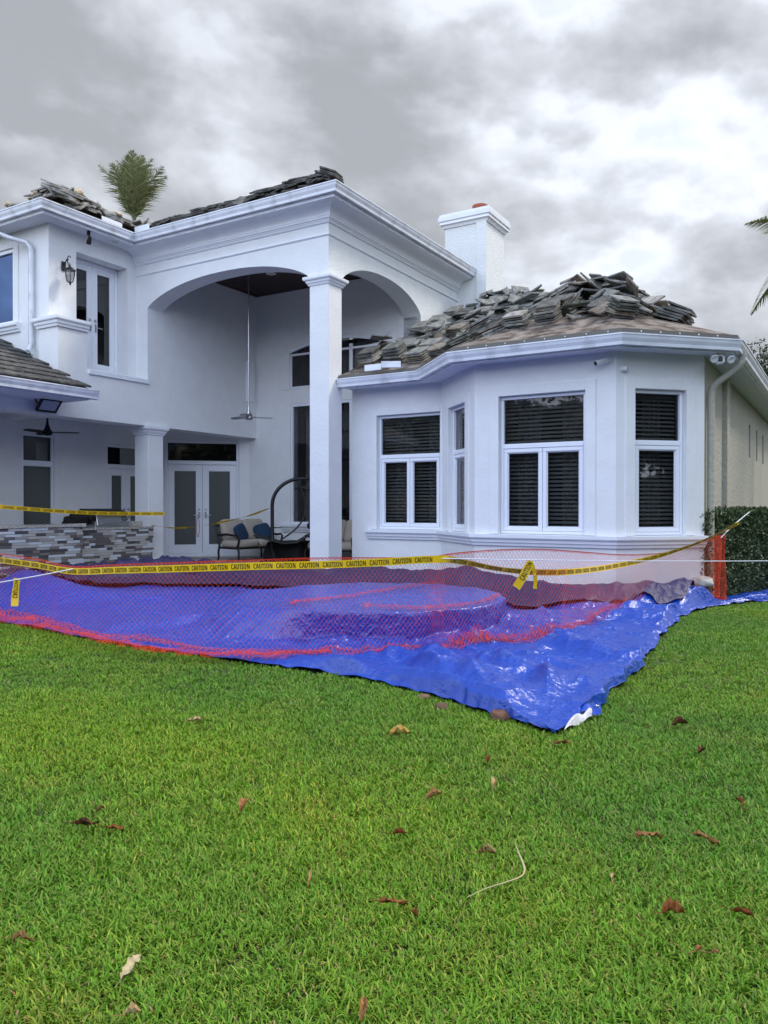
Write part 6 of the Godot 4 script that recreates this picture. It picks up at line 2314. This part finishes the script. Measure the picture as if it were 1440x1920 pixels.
# ---------- lawn blades ----------
func tuft(sd: int, blades: int, rad: float, tall: float, wide: float) -> ArrayMesh:
	var r := RandomNumberGenerator.new()
	r.seed = sd
	var g := Geo.new()
	for i in blades:
		var ang := r.randf() * TAU
		var p := Vector3(cos(ang), 0, sin(ang)) * rad * sqrt(r.randf())
		var yaw := r.randf() * TAU
		var out := Vector3(cos(yaw), 0, sin(yaw))
		var side := Vector3(-out.z, 0, out.x)
		var l := tall * r.randf_range(0.55, 1.15)
		var lean := r.randf_range(0.15, 0.85)
		var bend := r.randf_range(0.3, 1.3)
		var w := wide * r.randf_range(0.7, 1.25)
		var k := 4
		var sh := r.randf_range(0.72, 1.3)
		var yel := pow(r.randf(), 3.0) * 0.7
		var c := Color(0.096, 0.248, 0.020).lerp(Color(0.30, 0.32, 0.07), yel)
		if r.randf() < 0.035: c = Color(0.36, 0.29, 0.15)
		g.tint = Color(c.r * sh, c.g * sh, c.b * sh)
		var prev := p
		var pw := w * 0.8
		for s in k:
			var t := (s + 1) / float(k)
			var an := lean + bend * t * t
			var nx := prev + (out * sin(an) + Vector3.UP * cos(an)) * l / k
			var nw := w * (1.0 if s < 2 else (0.72 if s == 2 else 0.0))
			if nw > 0: g.quad(prev - side * pw * 0.5, prev + side * pw * 0.5, nx + side * nw * 0.5, nx - side * nw * 0.5)
			else: g.tri(prev - side * pw * 0.5, prev + side * pw * 0.5, nx)
			prev = nx; pw = nw
	return g.mesh()

func grass() -> void:
	var gr := RandomNumberGenerator.new()
	gr.seed = 99
	var patch := noise(0.55, 401, 3)
	var fine := noise(2.2, 402, 2)
	var far := noise(0.25, 403, 2)
	var bare := noise(1.1, 404, 3)
	var meshes := []
	for k in 4: meshes.append(tuft(600 + k, 22, 0.048, 0.047, 0.0052))
	var holder := Node3D.new()
	holder.name = "lawn_grass"; add_child(holder)
	tag(holder, "short green broad-bladed turf covering the garden lawn", "grass", "", "stuff")
	var ts := [[], [], [], []]
	var cs := [[], [], [], []]
	var d := 1.7
	while d < 15.0:
		var step := 0.028 if d < 3.5 else (0.034 if d < 6.0 else 0.046)
		var half := d * 0.56 + 0.35
		var x := -half
		while x < half:
			var px := x + gr.randf_range(-0.5, 0.5) * step * 1.6
			var pz := -d + gr.randf_range(-0.5, 0.5) * step * 1.6
			x += step
			if d > 11.5 and px < 4.0: continue
			if d > 4.8 and Geometry2D.is_point_in_polygon(Vector2(px, pz), outline): continue
			if d > 9.0:
				var a := px * 0.8572 + pz * 0.5150
				var b := px * 0.5150 - pz * 0.8572
				if inside_bay(a, b, -0.15) or (a < -9.0 and b > 7.6): continue
			var t := patch.get_noise_2d(px, pz)
			var dens := clampf(1.05 + 0.5 * fine.get_noise_2d(px, pz) + 0.3 * t, 0.35, 1.0)
			if gr.randf() > dens: continue
			var s := gr.randf_range(0.7, 1.2) * (1.0 + 0.25 * t)
			var k := gr.randi() % 4
			var bs := Basis(Vector3.UP, gr.randf() * TAU) * Basis(Vector3.RIGHT, gr.randf_range(-0.15, 0.15))
			ts[k].append(Transform3D(bs * Basis.from_scale(Vector3(s, s * gr.randf_range(0.8, 1.1), s)), Vector3(px, -0.004, pz)))
			var y := clampf(0.5 + 0.9 * far.get_noise_2d(px, pz) + 0.5 * t, 0.0, 1.0)
			var sh := gr.randf_range(0.85, 1.15)
			var worn := 0.22 * smoothstep(0.30, 0.62, bare.get_noise_2d(px, pz))
			cs[k].append(Color(lerpf(0.92, 1.45, y) * sh * (1.0 + 0.9 * worn), lerpf(0.98, 1.20, y) * sh, lerpf(1.05, 0.8, y) * sh * (1.0 + 0.6 * worn)))
		d += step
	for k in 4:
		var mm := MultiMesh.new()
		mm.transform_format = MultiMesh.TRANSFORM_3D
		mm.use_colors = true
		mm.mesh = meshes[k]
		mm.instance_count = ts[k].size()
		for i in ts[k].size():
			mm.set_instance_transform(i, ts[k][i]); mm.set_instance_color(i, cs[k][i])
		var mi := MultiMeshInstance3D.new()
		mi.multimesh = mm; mi.material_override = M.grass
		mi.name = "blades" if k == 0 else "blades_%03d" % k
		mi.set_meta("kind", "stuff")
		holder.add_child(mi)
	print("tufts ", ts[0].size() * 4)
